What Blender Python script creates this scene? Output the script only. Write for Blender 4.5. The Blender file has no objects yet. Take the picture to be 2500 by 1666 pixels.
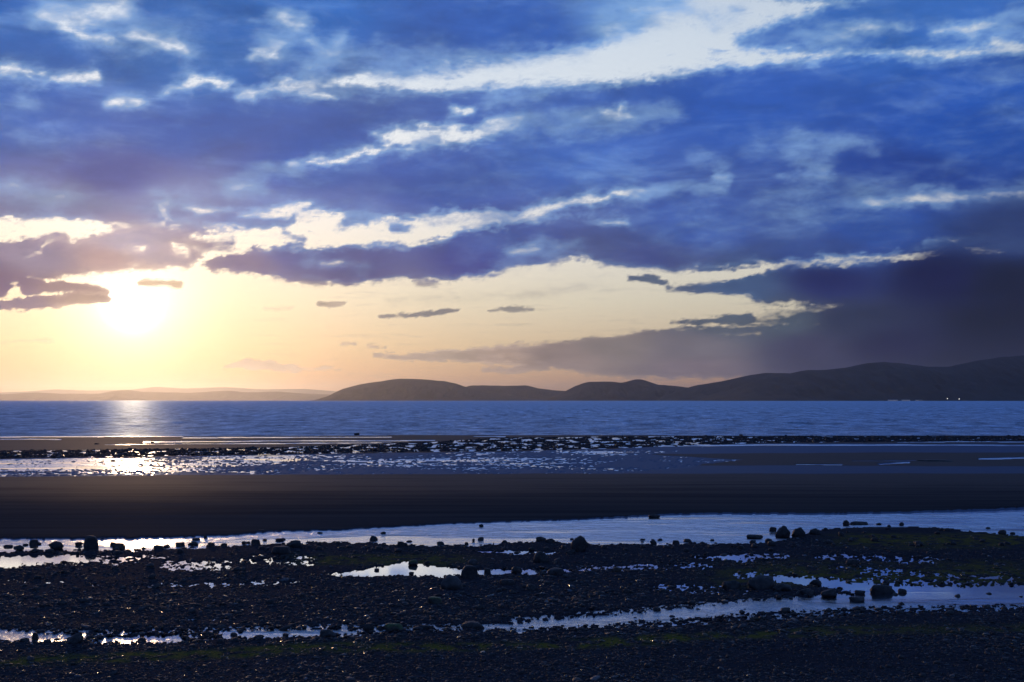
import bpy, bmesh, math, random
import numpy as np
from mathutils import Vector

random.seed(7)
S = bpy.context.scene
COL = S.collection
R = math.radians

# ------------------------------------------------------------------ camera
EYE = 5.0                 # the photographer stands about 5 m above the pools
F = 2522.0                # focal length in units of a 2353 px wide frame
CX, HY = 1176.5, 920.0    # frame centre column and horizon row in those units
cam_d = bpy.data.cameras.new('camera')
cam_d.sensor_width = 36.0
cam_d.lens = 36.0 * F / 2353.0
cam_d.shift_y = 136.0 / 2353.0
cam_d.clip_start = 0.1
cam_d.clip_end = 300000.0
cam = bpy.data.objects.new('camera', cam_d)
COL.objects.link(cam)
cam.location = (0, 0, EYE)
cam.rotation_euler = (R(90), 0, 0)
S.camera = cam

# ------------------------------------------------------------------ light
SUN_AZ = math.atan2(305 - CX, F)              # from +Y, to the right positive
SUN_EL = math.atan2(HY - 700, math.hypot(305 - CX, F))
SUN_DIR = Vector((math.sin(SUN_AZ) * math.cos(SUN_EL), math.cos(SUN_AZ) * math.cos(SUN_EL), math.sin(SUN_EL)))
SUN_STRENGTH = 0.55
SKY_STRENGTH = 0.008

S.view_settings.view_transform = 'Standard'
S.view_settings.look = 'None'
S.view_settings.gamma = 1.0
S.view_settings.exposure = 0.0
S.view_settings.use_curve_mapping = False
S.cycles.use_denoising = True
S.cycles.max_bounces = 6
S.cycles.volume_bounces = 0
S.cycles.diffuse_bounces = 2
S.cycles.glossy_bounces = 3
S.cycles.transparent_max_bounces = 12
S.cycles.sample_clamp_indirect = 4.0
S.cycles.sample_clamp_direct = 30.0
S.cycles.caustics_reflective = False
S.cycles.caustics_refractive = False


def lin(c):
    return tuple(((v / 255.0) / 12.92 if v / 255.0 <= 0.04045 else ((v / 255.0 + 0.055) / 1.055) ** 2.4) for v in c)


def rgba(c):
    return (*lin(c), 1.0)


class NT:
    """small helper to write node trees"""
    def __init__(self, tree):
        self.t = tree
        tree.nodes.clear()

    def n(self, typ, _props=None, **inputs):
        nd = self.t.nodes.new(typ)
        for k, v in (_props or {}).items():
            setattr(nd, k, v)
        for k, v in inputs.items():
            key = int(k[1:]) if k[0] == 'i' and k[1:].isdigit() else k.replace('_', ' ')
            self.set(nd.inputs[key], v)
        return nd

    def set(self, sock, v):
        if isinstance(v, bpy.types.NodeSocket):
            self.t.links.new(v, sock)
        elif isinstance(v, bpy.types.Node):
            self.t.links.new(v.outputs[0], sock)
        else:
            sock.default_value = v

    def math(self, op, a, b=0.0, c=0.0, clamp=False):
        return self.n('ShaderNodeMath', {'operation': op, 'use_clamp': clamp}, i0=a, i1=b, i2=c).outputs[0]

    def mapr(self, v, a, b, c, d, kind='SMOOTHSTEP'):
        return self.n('ShaderNodeMapRange', {'interpolation_type': kind, 'clamp': True} if kind != 'LINEAR' else {'clamp': True},
                      i0=v, i1=a, i2=b, i3=c, i4=d).outputs[0]

    def mix(self, f, a, b, blend='MIX'):
        nd = self.t.nodes.new('ShaderNodeMix')
        nd.data_type = 'RGBA'
        nd.blend_type = blend
        self.set(nd.inputs[0], f)
        self.set(nd.inputs[6], a)
        self.set(nd.inputs[7], b)
        return nd.outputs[2]

    def ramp(self, f, stops, interp='LINEAR'):
        nd = self.t.nodes.new('ShaderNodeValToRGB')
        cr = nd.color_ramp
        cr.interpolation = interp
        while len(cr.elements) < len(stops):
            cr.elements.new(0.5)
        for e, (p, c) in zip(cr.elements, stops):
            e.position = p
            e.color = c if len(c) == 4 else (*c, 1)
        self.set(nd.inputs[0], f)
        return nd.outputs[0]

    def noise(self, vec, scale, detail=3.0, rough=0.55, dist=0.0, out=0):
        return self.n('ShaderNodeTexNoise', None, Vector=vec, Scale=scale, Detail=detail, Roughness=rough, Distortion=dist).outputs[out]


world = bpy.data.worlds.new('World')
S.world = world
world.use_nodes = True
w = NT(world.node_tree)
sky = w.n('ShaderNodeTexSky', {'sky_type': 'NISHITA', 'sun_disc': False, 'sun_elevation': SUN_EL,
                               'sun_rotation': SUN_AZ, 'air_density': 1.0, 'dust_density': 2.0, 'ozone_density': 1.0})
tc = w.n('ShaderNodeTexCoord').outputs['Generated']
sep = w.n('ShaderNodeSeparateXYZ', None, Vector=tc)
el = w.math('MULTIPLY', w.math('ARCSINE', sep.outputs[2]), 180 / math.pi)
elf = w.math('DIVIDE', el, 40.0, clamp=True)
# clear evening air: peach at the horizon, cream above it, pale blue white higher up
clear = w.ramp(elf, [(0.0, rgba((200, 146, 108))), (0.025, rgba((212, 167, 130))), (0.07, rgba((222, 201, 168))),
                     (0.13, rgba((231, 225, 204))), (0.19, rgba((238, 236, 227))), (0.27, rgba((240, 244, 250))),
                     (0.36, rgba((236, 246, 255))), (0.45, rgba((226, 240, 255))), (0.6, rgba((190, 212, 242))), (1.0, rgba((120, 165, 225)))])
dotp = w.n('ShaderNodeVectorMath', {'operation': 'DOT_PRODUCT'}, i0=tc, i1=tuple(SUN_DIR)).outputs['Value']
ang = w.math('MULTIPLY', w.math('ARCCOSINE', w.math('MINIMUM', dotp, 0.9999999)), 180 / math.pi)
core = w.math('EXPONENT', w.math('MULTIPLY', w.math('POWER', w.math('DIVIDE', ang, 0.90), 2.0), -1.0))
halo = w.math('EXPONENT', w.math('DIVIDE', ang, -2.6))
wide = w.math('EXPONENT', w.math('DIVIDE', ang, -16.0))
away = w.mapr(ang, 8.0, 75.0, 1.0, 0.62, 'LINEAR')
clear = w.mix(1.0, clear, away, 'MULTIPLY')
bg_sky = w.n('ShaderNodeBackground', None, Color=sky, Strength=SKY_STRENGTH)
bg_clear = w.n('ShaderNodeBackground', None, Color=clear, Strength=0.90)
mid = w.math('EXPONENT', w.math('MULTIPLY', w.math('POWER', w.math('DIVIDE', ang, 2.8), 2.0), -1.0))
bg_core = w.n('ShaderNodeBackground', None, Color=(1.0, 0.90, 0.74, 1), Strength=w.math('MULTIPLY_ADD', core, 2.6, w.math('MULTIPLY', mid, 0.55)))
bg_halo = w.n('ShaderNodeBackground', None, Color=(1.0, 0.80, 0.62, 1), Strength=w.math('MULTIPLY', halo, 0.20))
bg_wide = w.n('ShaderNodeBackground', None, Color=(1.0, 0.62, 0.30, 1), Strength=w.math('MULTIPLY', wide, 0.05))
a1 = w.n('ShaderNodeAddShader', None, i0=bg_sky, i1=bg_clear)
a2 = w.n('ShaderNodeAddShader', None, i0=a1, i1=bg_core)
a3 = w.n('ShaderNodeAddShader', None, i0=a2, i1=bg_halo)
a4 = w.n('ShaderNodeAddShader', None, i0=a3, i1=bg_wide)
w.n('ShaderNodeOutputWorld', None, Surface=a4)

sun_d = bpy.data.lights.new('sun', 'SUN')
sun_d.energy = SUN_STRENGTH
sun_d.angle = R(0.6)
sun_d.color = (1.0, 0.60, 0.31)
sun = bpy.data.objects.new('sun', sun_d)
COL.objects.link(sun)
sun.rotation_euler = (-SUN_DIR).to_track_quat('-Z', 'Y').to_euler()


# ------------------------------------------------------------------ numeric helpers
def pn(x, y, seed=0):
    """2D gradient noise, about -1..1"""
    xi = np.floor(x).astype(np.int64)
    yi = np.floor(y).astype(np.int64)
    xf, yf = x - xi, y - yi

    def g(ix, iy):
        h = (ix * 374761393 + iy * 668265263 + seed * 1442695041) & 0xFFFFFFFF
        h = ((h ^ (h >> 13)) * 1274126177) & 0xFFFFFFFF
        h = h ^ (h >> 16)
        a = (h & 0xFFFF) / 65536.0 * 2 * np.pi
        return np.cos(a), np.sin(a)
    u = xf * xf * xf * (xf * (xf * 6 - 15) + 10)
    v = yf * yf * yf * (yf * (yf * 6 - 15) + 10)
    out = 0
    vals = []
    for dx, dy in ((0, 0), (1, 0), (0, 1), (1, 1)):
        gx, gy = g(xi + dx, yi + dy)
        vals.append(gx * (xf - dx) + gy * (yf - dy))
    a = vals[0] + (vals[1] - vals[0]) * u
    b = vals[2] + (vals[3] - vals[2]) * u
    return (a + (b - a) * v) * 1.5


def fbm(x, y, octaves=4, seed=0, gain=0.5):
    s, amp, tot = 0, 1.0, 0
    for o in range(octaves):
        s = s + amp * pn(x * 2 ** o, y * 2 ** o, seed + o * 17)
        tot += amp
        amp *= gain
    return s / tot


def sstep(a, b, x):
    t = np.clip((x - a) / (b - a), 0, 1)
    return t * t * (3 - 2 * t)


def poly_dist(X, Y, pts):
    """signed distance to a closed outline, negative inside"""
    P = np.array(pts, float)
    n = len(P)
    d2 = np.full(X.shape, 1e18)
    inside = np.zeros(X.shape, bool)
    for i in range(n):
        ax, ay = P[i]
        bx, by = P[(i + 1) % n]
        ex, ey = bx - ax, by - ay
        L = ex * ex + ey * ey + 1e-9
        t = np.clip(((X - ax) * ex + (Y - ay) * ey) / L, 0, 1)
        d2 = np.minimum(d2, (X - ax - t * ex) ** 2 + (Y - ay - t * ey) ** 2)
        if ay != by:
            c = ((ay > Y) != (by > Y)) & (X < (bx - ax) * (Y - ay) / (by - ay) + ax)
            inside ^= c
    d = np.sqrt(d2)
    return np.where(inside, -d, d)


def line_dist(X, Y, pts, squash=1.0):
    """distance to a polyline whose points carry half-widths: (x, y, halfwidth)"""
    best = np.full(X.shape, 1e9)
    for (ax, ay, aw), (bx, by, bw) in zip(pts[:-1], pts[1:]):
        ex, ey = bx - ax, by - ay
        L = ex * ex + ey * ey + 1e-9
        t = np.clip(((X - ax) * ex + (Y - ay) * ey) / L, 0, 1)
        d = np.sqrt((X - ax - t * ex) ** 2 + (Y - ay - t * ey) ** 2) - (aw + t * (bw - aw))
        best = np.minimum(best, d)
    return best


def new_mesh(name, verts, quads, smooth=True, tris=None):
    me = bpy.data.meshes.new(name)
    v = np.asarray(verts, np.float32)
    f = np.asarray(quads if tris is None else tris, np.int32)
    k = f.shape[1]
    me.vertices.add(len(v))
    me.vertices.foreach_set('co', v.ravel())
    me.loops.add(f.size)
    me.loops.foreach_set('vertex_index', f.ravel())
    me.polygons.add(len(f))
    me.polygons.foreach_set('loop_start', np.arange(0, f.size, k, dtype=np.int32))
    me.polygons.foreach_set('loop_total', np.full(len(f), k, np.int32))
    me.polygons.foreach_set('use_smooth', np.full(len(f), smooth, bool))
    me.update(calc_edges=True)
    me.validate()
    return me


def grid_faces(nr, nc):
    i = np.arange(nr - 1)[:, None] * nc + np.arange(nc - 1)[None, :]
    return np.stack([i, i + 1, i + nc + 1, i + nc], -1).reshape(-1, 4)


def fattr(me, name, vals):
    a = me.attributes.new(name, 'FLOAT', 'POINT')
    a.data.foreach_set('value', np.asarray(vals, np.float32).ravel())


def link(name, me, mat=None, **props):
    o = bpy.data.objects.new(name, me)
    if mat is not None and not me.materials:
        me.materials.append(mat)
    COL.objects.link(o)
    for k, v in props.items():
        o[k] = v
    return o


def material(name):
    m = bpy.data.materials.new(name)
    m.use_nodes = True
    return m, NT(m.node_tree)


def at(px, py, z=0.0):
    """ground point seen at a place of the frame (2353 px wide), at height z"""
    D = (EYE - z) * F / (py - HY)
    return (px - CX) / F * D, D


# ------------------------------------------------------------------ sky: broken cloud deck on a far dome
def sky_cover(X, Y):
    """cloud thickness over the view; X, Y in frame units (angles), grows to about 1"""
    wx = fbm(X / 150, Y / 90, 5, 3, 0.55) * 34
    wy = fbm(X / 170, Y / 80, 5, 11, 0.55) * 26
    calm = sstep(560, 720, Y)               # lower clouds are tighter
    k = 1 - 0.55 * calm
    Xw, Yw = X + wx * k, Y + wy * k
    Xs, Ys = X + wx * 0.5, Y + wy * 0.28
    big = fbm(X / 420, Y / 150, 4, 29)
    T = 0.86 + 0.20 * big
    fine = 1 - 0.5 * calm
    colX, rowY = X[0], Y[:, Y.shape[1] // 2]
    jag = (fbm(X / 46, Y / 21, 5, 41, 0.66) * 20 + fbm(X / 17, Y / 9, 3, 43, 0.6) * 5) * fine

    tiny = fbm(X / 30, Y / 7, 4, 47, 0.62) * 9

    def paint(dist, pts, val, lo, hi, sm, strength, jg):
        P = np.array(pts, float)
        pad = 90 + hi
        r0, r1 = np.searchsorted(-rowY, -(P[:, 1].max() + pad)), np.searchsorted(-rowY, -(P[:, 1].min() - pad))
        c0, c1 = np.searchsorted(colX, P[:, 0].min() - pad), np.searchsorted(colX, P[:, 0].max() + pad)
        s_ = np.s_[r0:r1, c0:c1]
        if T[s_].size == 0:
            return
        d = dist((Xs if sm else Xw)[s_], (Ys if sm else Yw)[s_], pts) + jag[s_] * jg
        if sm:
            d = d + tiny[s_]
        m = (1 - sstep(lo, hi, d)) * strength
        T[s_] = T[s_] * (1 - m) + val * m

    def poly(pts, val, soft, sm=False, strength=1.0):
        if val < 0.1 and soft >= 11:
            paint(poly_dist, pts, 0.56, -soft * 3, soft * 4.0, sm, 0.5, 1.3)
        paint(poly_dist, pts, val, -soft * 2.2, soft * 1.4, sm, strength, 0.9 if sm else 1.0)

    def line(pts, val, soft, sm=False, strength=1.0):
        if val < 0.35 and not sm:
            paint(line_dist, pts, 0.56, -soft, soft * 3.2, sm, 0.55 * strength, 1.1)
            paint(line_dist, [(x, y, w_ * 0.35) for x, y, w_ in pts], val, -soft * 0.9, soft * 1.7, sm, strength, 0.75)
        else:
            paint(line_dist, pts, val, -soft * 0.9, soft * (1.5 if sm else 1.9), sm, strength, 0.2 if sm else 0.6)

    # ---- everything below the deck is clear
    poly([(-900, 492), (0, 492), (120, 490), (250, 505), (330, 512), (420, 500), (500, 488), (600, 478), (700, 472), (760, 480),
          (860, 498), (960, 495), (1040, 482), (1130, 480), (1210, 488), (1255, 500), (1330, 560), (1400, 596), (1480, 606),
          (1560, 616), (1650, 606), (1780, 600), (1880, 588), (2000, 584), (2130, 578), (2260, 560), (2500, 540), (3200, 520),
          (3200, 1000), (-900, 1000)], 0.0, 9, True)
    # ---- white opening high in the middle
    poly([(610, 196), (720, 184), (800, 166), (900, 162), (1050, 156), (1150, 134), (1250, 118), (1340, 104), (1400, 86),
          (1460, 62), (1500, 30), (1500, -60), (1760, -60), (1800, -8), (1900, -6), (1990, 0), (1880, 26), (1780, 56), (1700, 92),
          (1720, 112), (1850, 112), (1960, 118), (2060, 112), (2200, 110), (2353, 104), (2600, 100), (2600, 122), (2353, 126),
          (2200, 132), (2050, 132), (1900, 136), (1830, 144), (1700, 158), (1600, 168), (1500, 184), (1400, 198), (1300, 200),
          (1200, 204), (1100, 208), (1000, 216), (900, 208), (850, 212), (780, 204), (720, 214), (620, 202)], 0.0, 13, True)
    line([(1400, 60, 14), (1500, 20, 18), (1560, 5, 12)], 0.35, 34)
    line([(1000, 150, 6), (1200, 128, 10), (1330, 118, 5)], 0.28, 22, strength=0.6)
    line([(1560, 30, 4), (1640, 45, 5), (1700, 30, 4)], 0.3, 16, strength=0.6)
    line([(860, 172, 3), (960, 168, 5)], 0.3, 10, strength=0.4)
    line([(770, 200, 5), (850, 214, 6)], 0.45, 10)
    line([(690, 206, 6), (760, 216, 5)], 0.1, 12)
    line([(560, 212, 3), (640, 200, 7), (720, 192, 9)], 0.12, 16)
    # ---- gaps, upper left
    for pts, val, soft in [
        ([(105, 22, 8), (180, 26, 13), (275, 12, 14)], 0.02, 34),
        ([(150, 52, 6), (190, 84, 8), (262, 98, 7)], 0.05, 22),
        ([(305, 84, 7), (360, 98, 11), (418, 118, 9)], 0.04, 26),
        ([(578, 114, 4), (612, 120, 6), (644, 105, 4)], 0.05, 14),
        ([(600, 84, 4), (640, 96, 8)], 0.42, 30),
        ([(652, 36, 5), (690, 56, 6)], 0.18, 24),
        ([(786, 92, 6), (776, 118, 6), (740, 132, 4)], 0.15, 18),
        ([(708, 98, 3), (728, 108, 4)], 0.18, 14),
        ([(700, 150, 4), (780, 110, 8)], 0.45, 30),
        ([(0, 158, 6), (60, 168, 6), (130, 178, 5), (220, 172, 3)], 0.08, 15),
        ([(372, 214, 4), (400, 198, 5), (440, 200, 3)], 0.22, 14),
        ([(436, 196, 5), (480, 190, 6), (530, 192, 3)], 0.03, 15),
        ([(262, 236, 4), (320, 228, 8)], 0.16, 20),
        ([(54, 222, 5), (76, 226, 5)], 0.45, 20),
        ([(20, 300, 3), (240, 330, 6)], 0.72, 30),
        ([(890, 105, 6), (930, 120, 8), (1000, 130, 8)], 0.5, 26),
        ([(830, 126, 4), (920, 150, 5)], 0.5, 26),
    ]:
        line(pts, val, soft)
    # ---- bright ragged streak in the middle
    poly([(650, 360), (700, 356), (760, 352), (830, 340), (880, 332), (862, 312), (905, 302), (1000, 292), (1100, 284), (1180, 288),
          (1150, 308), (1060, 326), (960, 344), (840, 360), (760, 372), (660, 382)], 0.02, 11)
    line([(560, 402, 3), (620, 396, 5), (680, 386, 6)], 0.5, 18)
    line([(950, 330, 3), (1010, 322, 4)], 0.4, 8)
    line([(1030, 250, 4), (1080, 248, 3)], 0.05, 12)
    line([(1130, 285, 7), (1190, 280, 9)], 0.15, 16)
    line([(1180, 284, 6), (1260, 286, 6), (1400, 272, 8), (1540, 256, 5)], 0.42, 26)
    line([(1386, 262, 6), (1446, 264, 6)], 0.02, 13)
    line([(1424, 262, 4), (1426, 238, 2)], 0.1, 12)
    line([(1120, 232, 3), (1230, 220, 4)], 0.5, 18)
    line([(1230, 300, 4), (1500, 290, 3)], 0.6, 20)
    # ---- wisps on the right
    for pts, val, soft in [
        ([(1840, 310, 4), (1900, 322, 4), (1960, 318, 5), (2020, 330, 3)], 0.52, 18),
        ([(1740, 330, 6), (1850, 345, 8), (1900, 340, 4)], 0.6, 30),
        ([(1820, 368, 4), (1890, 388, 5)], 0.58, 16),
        ([(1590, 368, 5), (1660, 380, 5)], 0.64, 18),
        ([(1640, 404, 3), (1670, 412, 4)], 0.38, 10),
        ([(1780, 414, 3), (1860, 408, 4), (1920, 404, 2)], 0.48, 10),
        ([(1250, 482, 5), (1320, 466, 8), (1380, 456, 7), (1440, 438, 6), (1480, 440, 3)], 0.02, 12),
        ([(1470, 442, 5), (1560, 430, 4), (1660, 426, 2)], 0.55, 14),
        ([(1200, 495, 8), (1270, 480, 8)], 0.02, 14),
        ([(1250, 512, 3), (1330, 508, 4), (1430, 504, 3)], 0.22, 9),
        ([(1220, 528, 4), (1280, 516, 4)], 0.15, 12),
        ([(1300, 550, 3), (1350, 546, 6)], 0.35, 14),
        ([(1300, 545, 4), (1340, 575, 5)], 0.35, 14),
        ([(1940, 470, 3), (2020, 462, 5), (2110, 446, 6), (2180, 456, 4)], 0.05, 14),
        ([(2160, 456, 3), (2260, 456, 4), (2353, 438, 9), (2460, 430, 10)], 0.30, 20),
        ([(1800, 495, 4), (1960, 470, 5)], 0.6, 22),
        ([(1760, 450, 6), (1900, 448, 6), (2060, 432, 8)], 0.6, 30),
        ([(2140, 562, 1), (2230, 548, 2), (2280, 544, 1)], 0.36, 9),
        ([(2260, 548, 5), (2320, 550, 5)], 0.5, 18),
        ([(1960, 64, 4), (2020, 60, 6)], 0.20, 18),
        ([(2060, 62, 3), (2090, 64, 3)], 0.30, 14),
        ([(2150, 68, 3), (2230, 66, 5), (2300, 60, 3)], 0.15, 16),
        ([(2290, 100, 5), (2353, 106, 6)], 0.15, 14),
        ([(1850, 80, 8), (1940, 90, 10)], 0.40, 26),
        ([(2330, 45, 12), (2400, 40, 16)], 0.45, 26),
    ]:
        line(pts, val, soft)
    # ---- ragged light zone above the sun
    line([(0, 430, 10), (120, 452, 10), (260, 448, 8), (330, 440, 10)], 0.52, 30)
    line([(350, 440, 6), (392, 462, 8), (372, 482, 5)], 0.06, 16)
    line([(420, 440, 8), (500, 424, 8), (600, 412, 5)], 0.50, 26)
    line([(540, 440, 6), (600, 430, 8)], 0.5, 20)
    line([(430, 480, 6), (480, 488, 8), (520, 484, 4)], 0.15, 12)
    line([(590, 500, 5), (640, 480, 7), (700, 474, 4)], 0.1, 12)
    line([(240, 420, 20), (420, 400, 20), (520, 360, 10)], 0.92, 40)
    # ---- clouds inside the clear band
    poly([(510, 486), (600, 498), (660, 492), (672, 508), (640, 528), (560, 532), (480, 530), (420, 524), (380, 516), (440, 498)], 0.72, 9)
    poly([(770, 516), (800, 496), (850, 488), (870, 500), (845, 522), (790, 528)], 0.62, 8)
    line([(905, 522, 6), (945, 524, 6)], 0.6, 8)
    line([(640, 544, 2), (690, 548, 2)], 0.5, 7)
    line([(1000, 500, 3), (1100, 512, 4), (1180, 506, 3)], 0.28, 14)
    line([(470, 556, 3), (540, 560, 4)], 0.45, 9)
    # cloud bank over the sun
    poly([(-500, 560), (0, 558), (70, 545), (150, 545), (165, 556), (215, 535), (320, 516), (410, 520), (462, 512), (470, 530),
          (430, 548), (470, 590), (430, 612), (330, 612), (290, 622), (200, 628), (120, 638), (0, 655), (-500, 670)], 0.80, 9, True)
    line([(50, 588, 5), (110, 576, 7), (120, 560, 4)], 0.18, 10)
    line([(0, 580, 2), (60, 590, 3)], 0.4, 10)
    line([(296, 562, 5), (326, 566, 5)], 0.12, 8)
    line([(390, 566, 6), (432, 570, 10)], 0.10, 8)
    line([(440, 552, 6), (470, 560, 8)], 0.45, 8)
    poly([(-60, 640), (10, 645), (30, 655), (10, 684), (-60, 690)], 0.95, 7)
    line([(52, 650, 3), (92, 650, 4)], 0.95, 5)
    line([(60, 668, 5), (100, 662, 5), (170, 662, 5), (235, 666, 3)], 0.92, 6)
    poly([(-400, 700), (0, 690), (80, 682), (170, 674), (240, 674), (246, 692), (190, 702), (100, 706), (0, 712), (-400, 720)], 0.86, 5, True)
    line([(322, 652, 5), (360, 650, 6), (408, 656, 4)], 0.55, 6)
    # long dark cloud in the middle
    poly([(468, 600), (520, 588), (590, 574), (660, 566), (760, 566), (880, 560), (950, 562), (1000, 556), (1050, 532), (1110, 528),
          (1180, 512), (1290, 500), (1400, 520), (1500, 560), (1500, 604), (1400, 592), (1330, 592), (1240, 604), (1180, 618),
          (1120, 636), (1060, 640), (1000, 644), (930, 640), (860, 650), (790, 656), (720, 650), (660, 644), (620, 632), (560, 624),
          (490, 618)], 0.88, 9, True)
    line([(720, 596, 4), (790, 600, 6), (830, 610, 8)], 0.46, 18)
    line([(745, 600, 2), (790, 598, 2)], 0.18, 9)
    line([(1150, 606, 8), (1200, 596, 10), (1250, 560, 8)], 0.55, 18)
    line([(1260, 590, 5), (1330, 560, 7)], 0.45, 16)
    line([(1180, 575, 3), (1240, 580, 4)], 0.30, 12)
    line([(960, 650, 3), (1000, 654, 3)], 0.35, 9)
    line([(700, 648, 3), (740, 652, 3)], 0.4, 9)
    line([(1380, 596, 5), (1450, 606, 8), (1545, 612, 6)], 0.92, 10)
    # low streak clouds
    for pts, val, soft in [
        ([(1445, 642, 3), (1490, 640, 8), (1530, 650, 4)], 0.60, 6),
        ([(1610, 619, 1), (1670, 617, 2), (1740, 615, 1)], 0.55, 4),
        ([(1540, 662, 2), (1620, 660, 6), (1700, 656, 12), (1800, 648, 22)], 0.74, 9),
        ([(733, 700, 4), (790, 700, 2)], 0.66, 4),
        ([(874, 726, 1), (940, 726, 3), (970, 724, 3), (1010, 716, 6), (1050, 715, 2)], 0.74, 4),
        ([(1125, 716, 1), (1170, 710, 6), (1225, 710, 1)], 0.7, 4),
        ([(610, 710, 1), (670, 708, 2)], 0.18, 6),
        ([(0, 786, 2), (120, 782, 3)], 0.14, 6),
        ([(520, 842, 2), (570, 836, 9), (640, 842, 8), (700, 848, 4)], 0.5, 4),
        ([(700, 848, 3), (750, 845, 4), (785, 849, 1)], 0.30, 4),
        ([(785, 792, 1), (815, 792, 1)], 0.34, 4),
        ([(840, 795, 1), (885, 797, 1)], 0.30, 4),
        ([(1180, 787, 2), (1195, 786, 2)], 0.30, 4),
        ([(900, 690, 3), (1200, 676, 6), (1400, 650, 5)], 0.14, 22),
        ([(860, 814, 2), (930, 821, 5), (1010, 818, 9), (1100, 815, 9)], 0.60, 5),
        ([(1110, 852, 3), (1180, 850, 6), (1260, 848, 3)], 0.5, 5),
        ([(1545, 742, 2), (1630, 738, 5), (1720, 732, 10)], 0.62, 5),
    ]:
        line(pts, val, soft, True)
    # grey bank low on the right, thickening to the right
    poly([(960, 812), (1050, 804), (1130, 794), (1230, 792), (1330, 780), (1350, 770), (1430, 768), (1540, 756), (1660, 750),
          (1760, 744), (1960, 744), (3200, 700), (3200, 1000), (1760, 1000), (1740, 870), (1620, 870), (1480, 868), (1380, 862),
          (1300, 852), (1200, 842), (1100, 836), (1000, 830)], 0.70, 6, True)
    line([(1640, 770, 2), (1720, 766, 5), (1750, 764, 2)], 0.28, 7, True)
    line([(1100, 822, 2), (1150, 820, 4)], 0.40, 6, True)
    poly([(1660, 738), (1760, 722), (1880, 706), (1960, 690), (2040, 680), (3200, 660), (3200, 1000), (1960, 1000), (1900, 760),
          (1800, 752)], 0.72, 14, True)
    poly([(1620, 664), (1700, 644), (1790, 618), (1830, 612), (1940, 604), (2060, 602), (2110, 598), (2180, 580), (3200, 560),
          (3200, 1000), (2060, 1000), (2020, 720), (1980, 698), (1900, 700), (1820, 694), (1740, 692), (1700, 676)], 0.92, 10, True)
    line([(2110, 596, 3), (2260, 580, 3), (2353, 574, 2)], 0.35, 9, True)
    line([(1850, 704, 1), (1930, 702, 3)], 0.45, 8, True)
    poly([(2150, 640), (2353, 560), (3200, 540), (3200, 1000), (1900, 1000), (1960, 800)], 1.0, 60, True)
    T = T + 0.10 * fbm(X / 60, Y / 30, 4, 51) * sstep(0.05, 0.5, T)
    veil = 0.26 * sstep(0.02, 0.55, fbm(Xw / 95, Yw / 17, 5, 57, 0.6)) * (1 - sstep(560, 680, Y)) + \
        0.11 * sstep(0.0, 0.5, fbm(Xs / 190, Ys / 13, 4, 59, 0.55)) * sstep(600, 680, Y)
    T = np.maximum(T, veil * np.clip(np.hypot(X - 305, Y - 700) / 300 - 0.3, 0, 1))
    return np.clip(T, 0, 1.15)


CLOUD_TINTS = [
    (100, 100, 48, 102, 180), (400, 150, 46, 105, 182), (600, 30, 50, 105, 184), (100, 280, 44, 96, 180), (400, 300, 42, 90, 172),
    (250, 400, 60, 84, 162), (150, 460, 112, 122, 172), (400, 470, 120, 128, 180), (300, 560, 160, 148, 172), (100, 600, 125, 115, 150), (250, 595, 182, 145, 148),
    (400, 590, 165, 145, 160), (20, 655, 78, 58, 118), (150, 665, 120, 95, 110), (60, 695, 100, 88, 125), (180, 690, 165, 135, 125), (360, 654, 225, 185, 140),
    (600, 510, 105, 120, 180), (700, 380, 50, 92, 176), (1000, 420, 60, 92, 172), (800, 510, 95, 115, 180), (800, 620, 66, 74, 142), (700, 580, 60, 78, 150), (1100, 600, 50, 60, 138),
    (1130, 560, 66, 88, 160), (540, 602, 112, 100, 140), (1300, 350, 64, 102, 184), (1200, 60, 58, 98, 180), (1700, 250, 52, 92, 178), (2200, 300, 42, 84, 172),
    (2080, 400, 42, 70, 148), (1600, 520, 62, 92, 170), (2000, 520, 52, 86, 166), (1900, 580, 58, 82, 150), (1500, 600, 66, 78, 140), (2330, 540, 46, 62, 112),
    (1900, 645, 24, 32, 88), (2150, 640, 14, 18, 62), (2320, 650, 14, 20, 42), (2300, 750, 8, 14, 30), (2200, 850, 8, 12, 28), (2040, 800, 22, 24, 58),
    (1950, 740, 38, 46, 72), (1700, 660, 62, 84, 122), (1490, 642, 95, 105, 125), (1650, 738, 92, 100, 112), (1800, 740, 78, 88, 100), (1600, 800, 118, 108, 114),
    (1400, 790, 138, 122, 116), (1300, 830, 148, 124, 116), (1000, 818, 185, 156, 132), (1150, 850, 180, 145, 122), (1850, 800, 62, 60, 88), (1900, 860, 50, 50, 78),
    (1600, 855, 132, 112, 118), (650, 840, 222, 186, 150), (960, 722, 128, 122, 122), (1170, 711, 145, 138, 130), (760, 700, 175, 155, 135), (2100, 50, 64, 112, 192),
    (2300, 200, 44, 88, 176), (1450, 30, 100, 140, 205), (60, 780, 250, 215, 165)]


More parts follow.
